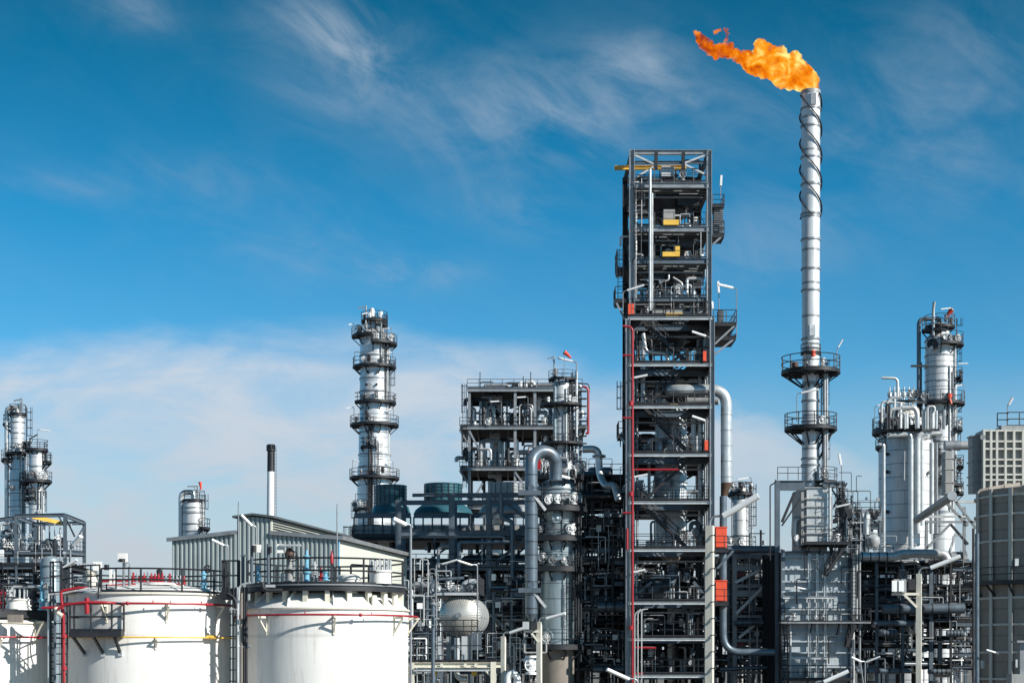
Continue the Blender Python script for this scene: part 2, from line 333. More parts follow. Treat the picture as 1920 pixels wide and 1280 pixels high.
class Col:
    def __init__(s, name, label, px, Y, secs, mat='clad', rings=(), cat='column', dome=True, ringw=.10, group=None):
        s.Y = Y; s.cx = X(px, Y); s.cy = Y; s.rnd = random.Random(int(px*7+Y)); s.secs = secs
        s.t = thing(name, label, cat, (s.cx, s.cy, 0), group)
        pr = [(S(secs[0][1], Y)*1.03, 0), (S(secs[0][1], Y), Z(secs[0][0], Y))]
        for py, r in secs[1:]: pr.append((S(r, Y), Z(py, Y)))
        if dome:
            r, z = pr[-1]
            for k in range(1, 6): pr.append((r*cos(k*pi/10.05), z + r*.5*sin(k*pi/10)))
        pr.append((0, pr[-1][1])); mb = MB(); mb.lathe(pr, s.cx, s.cy, 44); s.body = part('shell', mb, M[mat], s.t)
        if rings:
            for py in rings:
                r = s.rad(py); z = Z(py, Y); part('stiffener_ring', MB().lathe([(r*.98,z-ringw/2),(r+.09,z-ringw/2),(r+.09,z+ringw/2),(r*.98,z+ringw/2)], s.cx, s.cy, 40), M['mid'], s.body)
    def rad(s, py):
        q = s.secs
        if py >= q[0][0]: return S(q[0][1], s.Y)
        for (a, ra), (b, rb) in zip(q[:-1], q[1:]):
            if b <= py <= a: return S(ra + (rb-ra)*(a-py)/max(1e-6, a-b), s.Y)
        return S(q[-1][1], s.Y)
    def pt(s, th, r, z): return Vec((s.cx + r*sin(D(th)), s.cy - r*cos(D(th)), z))
    def plat(s, py, rout, a0=-180, a1=180, h=1.1, thick=.2, br=True, fit=0, mat='dark', rr=.032, toe=.12):
        z = Z(py, s.Y); R = S(rout, s.Y); ri = s.rad(py)*.98; full = a1-a0 > 358
        mb = MB(); mb.sector(s.cx, s.cy, ri, R, z-thick, z, D(a0), D(a1))
        if br:
            n = max(2, int((a1-a0)/40))
            for i in range(n + (0 if full else 1)):
                th = a0 + (a1-a0)*i/n; zz = z - thick - min(1.3, (R-ri)*.9)
                mb.bar(s.pt(th, R*.97, z-thick), s.pt(th, ri*.99, zz), .11); mb.bar(s.pt(th, R*.97, z-thick-.07), s.pt(th, ri, z-thick-.07), .12)
        p = part('platform', mb, M[mat], s.t)
        pts = arc(s.cx, s.cy, R-.04, z, D(a0), D(a1))
        if not full: pts = [s.pt(a0, ri+.1, z)] + pts + [s.pt(a1, ri+.1, z)]
        part('railing', rail(MB(), pts[:-1] if full else pts, h, rr, 1.5, toe, closed=full), M['black'], p)
        for i in range(fit):
            th = s.rnd.uniform(a0+8, a1-8)
            if abs(th) < 100: valve(s.t, s.pt(th, (ri+R)/2+s.rnd.uniform(-.2,.3), z+s.rnd.uniform(.4,.8)), s.rnd.uniform(.7,1.15), s.rnd)
        return p
    def lad(s, th, py0, py1, cage=True, w=.5):
        z0, z1 = Z(py0, s.Y), Z(py1, s.Y); r = max(s.rad(py0), s.rad(py1)) + .22
        part('ladder', ladder(MB(), s.pt(th, r, z0), z1-z0+.9, (sin(D(th)), -cos(D(th))), w, cage), M['black'], s.t)
    def riser(s, th, off, pr, py0, py1, mat='pipe', hook=None, bands=True):
        Y = s.Y; r = S(off, Y); q = S(pr, Y); z0, z1 = Z(py0, Y), Z(py1, Y)
        pts = [s.pt(th, r, z0), s.pt(th, r, z1)]
        if hook == 'in': pts += [s.pt(th, s.rad(py1)*.6, z1)]
        if hook == 'over': pts += [s.pt(th, 0, z1), s.pt(th, 0, z1-1.0)]
        mb = MB(); mb.tube(route(pts, q*3.2, 6), q, 12)
        p = part('pipe', mb, M[mat], s.t)
        b = MB(); z = z0 + 3
        while z < z1 - 1: b.bar(s.pt(th, r, z), s.pt(th, s.rad(HY-(z-CZ)*FPX/Y)*.95, z), .1); z += 5.5
        if b.v: part('pipe_support', b, M['dark'], s.t)
    def noz(s, th, py, rp, out=.35, mat='mid', w=False):
        r = s.rad(py); z = Z(py, s.Y); q = S(rp, s.Y); a, b = s.pt(th, r*.93, z), s.pt(th, r+out, z); d = (b-a).normalized(); mb = MB()
        mb.cyl(a, b, q*.8, 16); mb.cyl(b-d*.08, b+d*.05, q*1.12, 18); mb.cyl(b+d*.07, b+d*.14, q*1.12, 18); mb.cyl(b+d*.14, b+d*.2, q*.5, 10, q*.2)
        if w: mb.bar(b+UP*q*1.3-d*.2, b+UP*q*1.3+d*.2, .08)
        return part('manhole', mb, M[mat], s.t)
    def lamp(s, th, R, py, h, dx, dz=-.2, L=1.0, w=.17):
        b = s.pt(th, S(R, s.Y), Z(py, s.Y)); mlamp(s.t, b, h, b + Vec((dx, -.15, h+dz)), w=w)
def windsock(label, px, py, Y, base_py, ang, Ls=2.0, r=.42, droop=-.9):
    b = P(px, base_py, Y); t = thing('windsock', label, 'windsock', b); top = P(px, py, Y)
    part('mast', MB().cyl(b, top, .04, 6), M['mid'], t)
    mb = MB(); n = 14; d = Vec((cos(ang), .25, droop)).normalized(); prev = None; x = d.cross(UP).normalized(); y = x.cross(d); vs = []; fs = []
    segs = 7
    for i in range(segs+1):
        u = i/segs; c = top + d*Ls*u + UP*(-.15*u*u) ; rr = r*(1-.6*u)*(1+.06*math.sin(i*2.1))
        for k in range(n): a = 2*pi*k/n; vs.append(c + (x*cos(a) + y*sin(a)*.92)*rr)
    for i in range(segs):
        for k in range(n): fs.append((i*n+k, i*n+(k+1) % n, (i+1)*n+(k+1) % n, (i+1)*n+k))
    mb.add(vs, fs, True); part('sock', mb, M['sock'], t)
    rg = MB(); rg.tube([top + (x*cos(2*pi*k/16)+y*sin(2*pi*k/16))*r for k in range(16)], .03, 5, closed=True); part('hoop', rg, M['light'], t)
    return t
def stairs(par, a, b, wd=.8, mat='dark'):                 # a, b: ends of the near stringer; wd goes back in +y
    a = Vec(a); b = Vec(b); mb = MB(); o = Vec((0, wd, 0)); n = max(3, int(abs(b.z-a.z)/.22))
    for q in (Vec(), o): mb.bar(a+q, b+q, .07, .28)
    for i in range(1, n):
        c = a + (b-a)*i/n; mb.box(c.x-.13, c.y, c.z-.02, c.x+.13, c.y+wd, c.z+.03)
    st = part('stair', mb, M[mat], par); h = MB()
    for q in (Vec(), o):
        for zz in (1.0, .55): h.tube([a+q+UP*zz, b+q+UP*zz], .032, 5)
        for i in range(5): c = a+q+(b-a)*i/4; h.cyl(c, c+UP, .035, 5)
    part('handrail', h, M['black'], st); return st
PM = None
def rack(name, label, px0, px1, Y0, Y1, levels, bays, seed, cat='pipe rack', base=None, dens=1., rails=(), decks=(), vert=10, mats=None, drums=2, colm='steel', braces=True, top_py=None, group=None, big=(), fine=70):
    """steel pipe rack from px0 to px1 (measured on its near face), floors at the given picture heights of that face"""
    rnd = random.Random(seed); x0, x1 = X(px0, Y0), X(px1, Y0); cw = .30
    t = thing(name, label, cat, ((x0+x1)/2, (Y0+Y1)/2, 0), group)
    zs = sorted(Z(p, Y0) for p in levels); ztop = zs[-1] if top_py is None else Z(top_py, Y0)
    xs = [x0 + (x1-x0)*(i + (rnd.uniform(-.22,.22) if 0 < i < bays else 0))/bays for i in range(bays+1)]
    nr = 2 if Y1-Y0 < 9 else 3; ys = [Y0 + (Y1-Y0)*i/(nr-1) for i in range(nr)]
    for x in xs:
        for y in ys: cq = rnd.choice((.2,.26,.34)); part('column', MB().ibeam((x, y, 0), (x, y, ztop), cq, cq, up=Vec((0,1,0))), M[rnd.choice((colm,colm,'dark')) if y == Y0 else 'dark'], t)
    for z in zs:
        for y in ys:
            if y != Y0: part('floor_beam', MB().ibeam((x0, y-.02, z-.2), (x1, y-.02, z-.2), .2, .36), M['dark'], t); continue
            for k in range(bays):       # the near beams step up and down from bay to bay
                if rnd.random() < .15: continue
                dz = rnd.choice((0, 0, 0, -.35, -.8, .3)); h = rnd.choice((.22, .3, .4))
                part('floor_beam', MB().ibeam((xs[k]+.16, y-.02, z-.2+dz), (xs[k+1]-.16, y-.02, z-.2+dz), .18, h), M[rnd.choice((colm, 'dark', 'steel'))], t)
        mb = MB()
        for x in xs: mb.ibeam((x, Y0+.2, z-.24), (x, Y1-.2, z-.24), .2, .34)
        part('cross_beams', mb, M['dark'], t)
    for i, z in enumerate(zs):
        if i in decks or (i-len(zs)) in decks: part('deck', MB().box(x0-.2, Y0+.14, z+.01, x1+.2, Y1+.1, z+.07), M['grate'], t)
        if i in rails or (i-len(zs)) in rails:
            part('railing', rail(MB(), [(x0, Y0-.05, z+.05), (x1, Y0-.05, z+.05)], 1.1, .034, 1.5, .12), M['black'], t)
    if braces:
        for k in range(bays):
            if rnd.random() < .55:
                i = rnd.randrange(len(zs)-1) if len(zs) > 1 else 0
                za = zs[i-1] if i > 0 else max(0, zs[0]-5); zb = zs[i]
                a, b = (xs[k], xs[k+1]) if rnd.random() < .5 else (xs[k+1], xs[k])
                part('brace', MB().bar((a, Y0, za), (b, Y0, zb-.2), .16), M[colm], t)
    mats = mats or ['piped', 'piped', 'pipeb', 'pipeb', 'mid', 'pipe', 'dark', 'dark', 'piped']
    zz = [0.6] + zs
    for i, z in enumerate(zs):
        n = int((Y1-Y0)*1.05*dens); y = Y0 + .45
        for k in range(n):
            r = rnd.choice([.06,.08,.08,.11,.11,.15,.2,.28]) ; y += r + rnd.uniform(.1,.5)
            if y + r > Y1 - .2: break
            a = x0 - .3 if rnd.random() < .7 else rnd.uniform(x0, (x0+x1)/2); b = x1 + .3 if rnd.random() < .7 else rnd.uniform((x0+x1)/2, x1)
            pts = [(a, y, z+r+.08), (b, y, z+r+.08)]
            if rnd.random() < .35: pts = [(a, y, z+r+.08+rnd.uniform(-2.5,2.5))] + pts
            if rnd.random() < .35: pts = pts + [(b, y, z+r+.08+rnd.uniform(-2.5,2.5))]
            part('pipe', MB().tube(route(pts, r*3, 4), r, 9), M[rnd.choice(mats)], t); y += r
    for k in range(vert):                   # drops and small bends between floors
        x = rnd.uniform(x0, x1); y = rnd.uniform(Y0+.3, Y0 + (Y1-Y0)*.6); r = rnd.choice([.04,.05,.06,.08,.1,.14,.2]); i = rnd.randrange(len(zs))
        za = zs[i]; zb = zs[min(len(zs)-1, i+1)] if rnd.random() < .5 and i+1 < len(zs) else max(.3, za - rnd.uniform(2, 4.5))
        pts = [(x, y, za), (x, y, zb)]
        if rnd.random() < .7: pts.append((x + rnd.uniform(-2, 2), y, zb))
        if rnd.random() < .4: pts.append((pts[-1][0], y, zb - rnd.uniform(.6, 1.6)))
        part('pipe', MB().tube(route(pts, r*3, 4), r, 8), M[rnd.choice(mats + ['light', 'mid'])], t)
        if rnd.random() < .6: valve(t, (x, y-.15, min(za, zb)+abs(zb-za)*.5), rnd.uniform(.6, 1.2), rnd)
    for k in range(drums):                  # small exchangers lying on the floors
        i = rnd.randrange(len(zs)); x = rnd.uniform(x0+.8, x1-2.2); y = rnd.uniform(Y0+1, (Y0+Y1)/2); r = rnd.uniform(.28, .5); L = rnd.uniform(1.5, 3); z = zs[i]+r+.3
        mb = MB(); mb.cyl((x, y, z), (x+L, y, z), r, 16); mb.cyl((x-.25, y, z), (x, y, z), r*.6, 16, r); mb.cyl((x+L, y, z), (x+L+.25, y, z), r, 16, r*.6)
        for xx in (x+.3, x+L-.4): mb.box(xx, y-r*.6, zs[i]+.02, xx+.15, y+r*.6, z-r*.7)
        part('exchanger', mb, M[rnd.choice(['mid', 'pipeb', 'piped'])], t)
    for k in range(int(fine)):          # thin conduits and sample lines on the near face
        x = rnd.uniform(x0, x1); y = Y0 + rnd.uniform(-.35, .5); r = rnd.choice((.028,.035,.045,.06)); z = rnd.uniform(max(4, zs[0]-3), zs[-1]-.3); L_ = rnd.uniform(.8, 3.5); q = rnd.choice((-1, 1))*rnd.uniform(.4, 2.2)
        pts = [(x, y, z), (x, y, z+L_), (x+q, y, z+L_)]
        if rnd.random() < .5: pts.append((x+q, y, z+L_-rnd.uniform(.4, 2)))
        if rnd.random() < .3: pts = [(x, y, z), (x+q*1.6, y, z)]
        part('conduit', MB().tube(route(pts, .12, 3), r, 6), M[rnd.choice(('light','light','mid','mid','pipe','lamp','dark','steel'))], t)
    for k in range(int(fine*.25)):
        p = (rnd.uniform(x0, x1), Y0+rnd.uniform(-.3,.6), rnd.choice(zs)+rnd.uniform(.5,1.6)); s_ = rnd.uniform(.22,.5); part('junction_box', MB().cbox(p, s_, .2, s_*rnd.uniform(.8,1.6)), M[rnd.choice(('light','mid','heatd','lamp'))], t)
    if big:
        for (y_, z_, r_, a_, b_, m_) in big: part('pipe', MB().tube([(a_, y_, z_), (b_, y_, z_)], r_, 16), M[m_], t)
    return t
def lamp_post(label, base, top, tip, r=.1, square=0, mat='mid', w=.32, arm=True, armr=.045):
    """free standing lamp: post up to top, bent arm, long luminaire ending at tip"""
    base, top, tip = Vec(base), Vec(top), Vec(tip); t = thing('lamp_post', label, 'lamp post', base); mb = MB()
    if square:
        mb.prism(base, top, [(-square*.5,-square*.5),(square*.5,-square*.5),(square*.5,square*.5),(-square*.5,square*.5)], up=Vec((.35, 1, 0)))
    else: mb.cyl(base, top, r*1.1, 10, r)
    part('post', mb, M[mat], t)
    d = tip - top; e = top + d*.30 + UP*(.05); a = MB().tube(route([top - UP*.6, top + UP*(d.z*.18+.15), e], .5, 6), armr, 7); part('arm', a, M['mid'], t)
    h = MB(); h.prism(e - d*.02, tip, [(-w*.5,-w*.12),(-w*.36,-w*.3),(w*.36,-w*.3),(w*.5,-w*.12),(w*.42,w*.3),(-w*.42,w*.3)])
    ln = part('luminaire', h, M['lamp'], t)
    df = MB(); q = (tip-e).normalized(); df.prism(e + q*.12 - UP*w*.31, tip - q*.1 - UP*w*.31, [(-w*.3,-.02),(w*.3,-.02),(w*.3,.02),(-w*.3,.02)]); part('diffuser', df, M['cream'], ln)
    return t
# ================================================================== far things, left to right
# --- two slim columns at the far left
c = Col('distillation_column', 'tallest slim silver column at the far left edge with gooseneck overhead pipe', 33, 207, [(1240,14.5),(888,14.5),(880,12.5),(778,12.5)], 'clad', rings=(782,792,812,838,860,902,925,950))
c.plat(776, 15.5, fit=3); c.plat(850, 23, -150, 60, fit=2); c.plat(862, 30, -120, -40); c.plat(795, 27, -115, -75); c.plat(905, 24, 30, 110)
c.lad(60, 1000, 900); c.lad(80, 905, 850); c.lad(100, 850, 776); c.riser(-85, 20, 4.2, 1060, 764, hook='over'); c.riser(40, 17, 1.3, 1040, 850, 'light'); c.riser(62, 17, 1.0, 1040, 850, 'mid')
gantry(c.t, c.pt(80, .55, Z(776, 207)), 1.9, -1.0); c.noz(-20, 915, 4); c.lamp(70, 16, 850, 1.6, 1.1)
c2 = Col('distillation_column', 'shorter slim silver column beside the tallest one at far left, round manhole halfway up', 69, 205, [(1240,14),(904,14),(898,14),(846,14)], 'clad', rings=(850,874,902,922,945))
c2.plat(843, 21, fit=4); c2.plat(866, 27, 60, 120); c2.plat(902, 28, -60, 130, fit=2); c2.plat(934, 24, -90, 10, fit=2)
c2.lad(88, 960, 934); c2.lad(70, 934, 902); c2.lad(90, 902, 866); c2.lad(75, 866, 843); c2.noz(-5, 890, 5.5, .5); c2.noz(30, 960, 4)
c2.riser(25, 16, 1.2, 1050, 905, 'dark'); c2.riser(45, 17, 1.2, 1050, 920, 'mid'); c2.riser(58, 17, 1.6, 1050, 930, 'light'); c2.lamp(20, 18, 843, 2.3, 1.5)
gantry(c2.t, c2.pt(-30, 1.1, Z(843, 205)), 1.3, .9, 'dark', -.5)
# --- steel frame with the yellow hoist rail, far left
def frame_left():
    Y0, Y1 = 186, 196; t = thing('hoist_gantry', 'open grey steel gantry with yellow hoist rail under its roof beam, far left', 'hoist gantry', (X(95,190), 190, 0))
    for px, Y, top in ((30,Y0,968),(122,Y0,964),(158,Y1,978),(66,Y1,980),(16,Y1,985)): part('column', MB().ibeam((X(px,Y),Y,0), P(px,top,Y), .34, .34, up=Vec((0,1,0))), M['steel'], t)
    for a, b in (((28,967,Y0),(122,965,Y0)), ((122,966,Y0),(158,980,Y1)), ((30,969,Y0),(66,982,Y1)), ((66,982,Y1),(158,980,Y1)), ((-30,978,Y0),(30,970,Y0)), ((28,1035,Y0),(122,1035,Y0)), ((122,1035,Y0),(158,1038,Y1)), ((-40,1035,Y0),(30,1035,Y0))):
        part('beam', MB().ibeam(P(*a), P(*b), .26, .42), M['steel'], t)
    part('hoist_rail', MB().bar(P(60,968,Y0+.8), P(120,981,Y0+2.2), .3, .42), M['yellow'], t)
    for a, b in (((110,967,Y0),(122,990,Y0)), ((122,967,Y0),(140,1005,Y1-4)), ((158,985,Y1),(133,1030,Y1-6)), ((30,970,Y0),(42,1005,Y0)), ((10,972,Y0),(28,1010,Y0)), ((66,985,Y1),(52,1015,Y1)), ((30,1040,Y0),(48,1095,Y0))): part('brace', MB().bar(P(*a), P(*b), .15), M['steel'], t)
    z = Z(1033, Y0); part('deck', MB().box(X(-60,Y0), Y0+.2, z, X(158,Y1), Y1, z+.08), M['grate'], t)
    part('railing', rail(MB(), [P(-40,1032,Y0+.3), P(122,1032,Y0+.3), P(160,1034,Y1)], 1.1, .034, 1.5, .12), M['black'], t)
    rn = random.Random(3)
    for i in range(26): valve(t, P(rn.uniform(-5,120), rn.uniform(1012,1028), Y0+rn.uniform(1,6)), rn.uniform(.8,1.6), rn)
    for i in range(14):
        px = rn.uniform(0, 115); p0 = P(px, 1030, Y0+rn.uniform(1, 5)); p1 = p0+UP*rn.uniform(1, 3.4); q = p1+Vec((rn.uniform(-2,2), 0, 0))
        part('pipe', MB().tube(route([p0, p1, q, q-UP*rn.uniform(.5,2)], .3), rn.choice([.06,.09,.13]), 8), M[rn.choice(['pipe','light','pipeb','piped'])], t)
    st = MB()
frame_left()
rack('process_rack', 'dark crowded pipe rack under the steel frame at the far left', -40, 130, 176, 184, [1060,1088,1115,1150,1190], 5, 21, dens=1.0, rails=(2,3,4), decks=(2,4), vert=34, drums=4)
c3 = Col('surge_vessel', 'squat grey clad vessel standing right of the far left pipe rack', 95, 174, [(1240,19.5),(1056,19.5),(1050,17)], 'cladb', cat='vessel', rings=(1060,1082))
c3.riser(30, 21, 1.5, 1130, 1052, 'light', 'in')
# --- slender distant column behind the shed
c4 = Col('distillation_column', 'short fat silver column with gooseneck pipe rising behind the corrugated shed', 363, 200, [(1240,20),(958,20),(945,19)], 'cladw', rings=(952,962,982,996))
c4.plat(938, 21, fit=3, br=False); c4.plat(990, 31, 40, 120); c4.riser(-95, 24, 5, 1100, 922, hook='over'); c4.riser(60, 23, 1.2, 1050, 940, 'light'); c4.lad(60, 990, 942)
gantry(c4.t, c4.pt(40, .9, Z(938,200)), 1.7, -1.2, 'mid', .05)
windsock('small drooping red windsock on the short fat column behind the shed', 375, 903, 200, 938, -1.2, .75, .22, -2.5)
# --- boiler chimney
def chimney():
    Y = 165; cx = X(508, Y); t = thing('chimney', 'white round chimney with black top rising behind the corrugated shed', 'chimney', (cx, Y, 0)); z1 = Z(884,Y)
    part('shaft', MB().lathe([(S(9.5,Y),0),(S(8.2,Y),Z(1000,Y)),(S(7,Y),z1)], cx, Y, 28), M['lamp'], t)
    part('black_top', MB().lathe([(S(7,Y)+.004,z1),(S(6.6,Y),Z(845,Y)),(S(8.6,Y),Z(845,Y)),(S(8.6,Y),Z(842,Y)),(S(7,Y),Z(841,Y)),(S(7,Y),Z(833,Y)),(S(5.4,Y),Z(833,Y)),(S(5.4,Y),Z(845,Y)),(0,Z(845,Y))], cx, Y, 28), M['dark'], t)
    mb = MB()
    for k in range(10): a = 2*pi*k/10; mb.bar((cx+S(8,Y)*sin(a),Y-S(8,Y)*cos(a),Z(841,Y)), (cx+S(8,Y)*sin(a),Y-S(8,Y)*cos(a),Z(834,Y)), .05)
    part('spark_guard', mb, M['dark'], t)
    part('ladder', ladder(MB(), (cx+S(8.6,Y), Y-.1, Z(1000,Y)), Z(838,Y)-Z(1000,Y), (1,-.3), .35, False, .02), M['dark'], t)
chimney()
# --- corrugated shed with a ridge monitor
def shed():
    A = P(635, 1012, 130); B = P(323, 1015, 132.5); t = thing('corrugated_shed', 'low corrugated metal shed with raised roof monitor behind the white tanks', 'building', ((A.x+B.x)/2, 131, 0))
    u = Vec((B.x-A.x, B.y-A.y, 0)); W = u.length; u.normalize(); v = Vec((-u.y, u.x, 0)); v = v if v.y > 0 else -v; Ln = 21
    def prof(s):          # roof height along the gable, s from the right corner
        px = 635 + (323-635)*s/W; pts = [(323,1015),(447,1000.5),(447.01,971.5),(475,968.5),(510,972),(510.01,1002),(632,1010),(640,1011)]
        for (a, ya), (b, yb) in zip(pts[:-1], pts[1:]):
            if a <= px <= b: return Z(ya+(yb-ya)*(px-a)/(b-a), 130 + 2.5*s/W)
        return Z(1012, 130)
    mb = MB(); pitch = .36; n = int(W/pitch); bz = 0
    for i in range(n):     # trapezoid ribs of the sheeting
        s0 = i*W/n; k = W/n
        for a, b, o0, o1 in ((0,.42,0,0),(.42,.52,0,-.16),(.52,.88,-.16,-.16),(.88,1,-.16,0)):
            p, q = s0+k*a, s0+k*b; p0 = Vec((A.x,A.y,0))+u*p+v*o0; q0 = Vec((A.x,A.y,0))+u*q+v*o1
            mb.add([p0, q0, q0+UP*prof((p+q)/2), p0+UP*prof((p+q)/2)], [(0,1,2,3)])
    part('gable_wall', mb, M['siding'], t)
    zc = Z(1012,130); s = MB(); a = Vec((A.x,A.y,0))+v*.02; s.box(0,0,0,.01,.01,.01); s.v = []; s.f = []; s.sm = []
    s.poly([a, a+v*Ln, a+v*Ln+UP*zc, a+UP*zc], u*.25); part('side_wall', s, M['sidingc'], t)
    s = MB(); b = Vec((B.x,B.y,0))+v*.02; s.poly([b, b+v*Ln, b+v*Ln+UP*Z(1015,132.5), b+UP*Z(1015,132.5)], -u*.25); part('side_wall', s, M['sidingc'], t)
    def at_(px, py, back): q = Vec((A.x,A.y,0)) + u*((635-px)/(635-323)*W) + v*back; q.z = Z(py, 130+2.5*(635-px)/312); return q
    r = MB()
    for (x0,y0,x1,y1) in ((644,1009.5,510,999.5),(447,998,315,1013)):
        r.poly([at_(x0,y0,-.3), at_(x1,y1,-.3), at_(x1,y1,Ln), at_(x0,y0,Ln)], (0,0,.14))
    for (x0,y0,x1,y1) in ((518,971,478,966),(478,966,440,971)): r.poly([at_(x0,y0,-.4), at_(x1,y1,-.4), at_(x1,y1,Ln), at_(x0,y0,Ln)], (0,0,.16))
    rf = part('roof', r, M['roof'], t)
    m = MB(); m.poly([at_(510,1001,.1), at_(510,1001,Ln), at_(510,973,Ln), at_(510,973,.1)], u*.1); m.poly([at_(447,1001,.1), at_(447,1001,Ln), at_(447,973,Ln), at_(447,973,.1)], -u*.1); part('monitor_wall', m, M['sidingc'], rf)
    l = MB()
    for k in range(5):
        y = 976+k*4.6; l.bar(at_(510,y,.3)-u*.06, at_(510,y,Ln)-u*.06, .10, .05)
    part('monitor_louvres', l, M['dark'], rf)
    f = MB(); f.bar(at_(644,1008.5,-.32), at_(510,998.5,-.32), .06, .3); f.bar(at_(447,997.5,-.32), at_(315,1012,-.32), .06, .3); f.bar(at_(636,1008,-.32)-u*.3, at_(636,1008,Ln)-u*.3, .2, .28); part('gutter', f, M['mid'], rf)
    part('downpipe', MB().cyl(at_(637,1010,-.2), at_(637,1240,-.2), .07, 8), M['blue'], t)
shed()
# thin masts beside the shed
for nm, px, y0, y1, Y, lab in (('mast',447,1090,948,112,'thin grey mast in front of the left half of the corrugated shed'),('mast',632,1100,952,120,'thin pale mast at the right corner of the corrugated shed')):
    b = Vec((X(px,Y),Y,0)); t = thing(nm, lab, 'mast', b); part('pole', MB().cyl(b, P(px,y1,Y), S(1.9,Y), 8, S(1.1,Y)), M['mid'], t); part('tip', MB().cyl(P(px,y1,Y), P(px,y1-8,Y), .02, 5), M['dark'], t)
# --- the tall banded column left of centre
c5 = Col('distillation_column', 'tall banded silver column with many railed platforms, left of centre, behind the fan coolers', 702, 226, [(1240,32),(905,32),(880,30),(800,29),(790,28),(629,26.5),(619,17),(603,16)], 'clad', rings=(598,618,640,668,711,735,757,795,812,853,876,895), ringw=.16)
cx = c5
for a in ((631,43,-90,-5),(645,43,0,110),(688,41,-110,110),(755,41,-60,110),(797,46,-150,150),(840,26.5+10,-40,10),(896,47,-150,150),(955,41,-110,-20),(1003,44,-110,20)): cx.plat(*a, fit=4, rr=.036)
cx.plat(602, 25, fit=4, rr=.036); cx.plat(608, 25, 10, 120)
for a in ((75,755,690),(70,688,648),(10,652,631),(-30,800,757),(20,896,842),(-5,840,797),(5,955,896),(-70,1003,955),(-10,1003,896),(40,690,608),(-60,1045,1003)): cx.lad(*a)
for th, off, q, a, b, m in ((62,29,1.6,1000,640,'pipe'),(70,30,1.2,1000,640,'light'),(50,29,1.0,760,650,'dark'),(-12,33,2.2,1010,800,'piped'),(-4,33,1.6,1010,800,'piped'),(30,29,1.3,680,610,'light'),(-30,28,1.2,640,605,'pipe')): cx.riser(th, off, q, a, b, m)
part('vent_cap', MB().lathe([(0,Z(602,226)),(S(6,226),Z(602,226)),(S(6,226),Z(586,226)),(S(4.5,226),Z(580.5,226)),(0,Z(579,226))], c5.cx-S(4,226), 225.4, 18), M['cladw'], c5.t)
gantry(c5.t, c5.pt(-60, 1.2, Z(602,226)), 1.9, -1.1)
for a in ((-70,38,688,1.9,1.0),(-60,42,797,2.2,-1.0),(-62,44,896,2.2,.9),(-62,38,955,2.0,1.0),(62,40,688,1.8,-.7),(62,42,797,2.0,-.9),(60,42,896,2.0,-.9),(-20,24,608,1.2,-.9),(60,38,645,1.9,-1.2),(-10,32,755,2.3,.4),(-25,34,840,2.4,.5),(-75,40,631,1.6,-.6)): c5.lamp(*a)
for th, py in ((-20,702),(15,702),(-25,725),(12,725),(-25,775)): c5.noz(th, py, 2.0, .15, 'dark')
# --- teal fan coolers on their bank
def fan(label, px, Y, rpx, top, bot, plen_py, plen_r, mat):
    cx = X(px, Y); t = thing('fan_cooler', label, 'fan cooler', (cx, Y, Z(plen_py, Y))); r = S(rpx, Y); mb = MB(); pr = []
    z0, z1 = Z(bot, Y), Z(top, Y); n = 6
    for i in range(n):
        za = z0 + (z1-z0)*i/n; zb = z0 + (z1-z0)*(i+1)/n; pr += [(r, za), (r, zb-.14), (r*1.03, zb-.12), (r*1.03, zb-.02)]
    pr += [(r*.95, z1), (r*.95, z0)]; mb.lathe(pr, cx, Y, 44); part('fan_ring', mb, M[mat], t)
    part('plenum', MB().lathe([(S(plen_r,Y), Z(plen_py,Y)), (S(plen_r*.93,Y), Z(plen_py-8,Y)), (r*1.12, z0-.1), (r*1.02, z0)], cx, Y, 40), M[mat], t)
    m = MB(); m.cyl((cx,Y,z0+.3), (cx,Y,z1-.5), .25, 10)
    for k in range(6): a = 2*pi*k/6; m.bar((cx,Y,z1-.9), (cx+r*.9*cos(a),Y+r*.9*sin(a),z1-.8), .35, .05)
    part('fan_blades', m, M['mid'], t)
    q = MB()
    for k in range(9): a = -1.3+2.6*k/8; q.bar((cx+r*1.04*sin(a),Y-r*1.04*cos(a),z0), (cx+r*1.04*sin(a),Y-r*1.04*cos(a),z1-.1), .06)
    part('ring_seams', q, M['dark'], t); return t
YF = 178
fan('tall teal fan cooler, leftmost of the row, just right of the banded column', 733, YF, 29.5, 910, 948, 966, 38, 'teal')
fan('teal fan cooler in the middle of the row on the bank', 831, YF, 35, 907, 944, 964, 56, 'teal')
fan('pale ribbed fan cooler at the right of the row beside the arched pipe', 951, YF+3, 35, 906, 942, 962, 54, 'mid')
fan('small pale fan cooler half hidden right of the big dark column top', 1105, YF+10, 17, 908, 925, 940, 24, 'light')
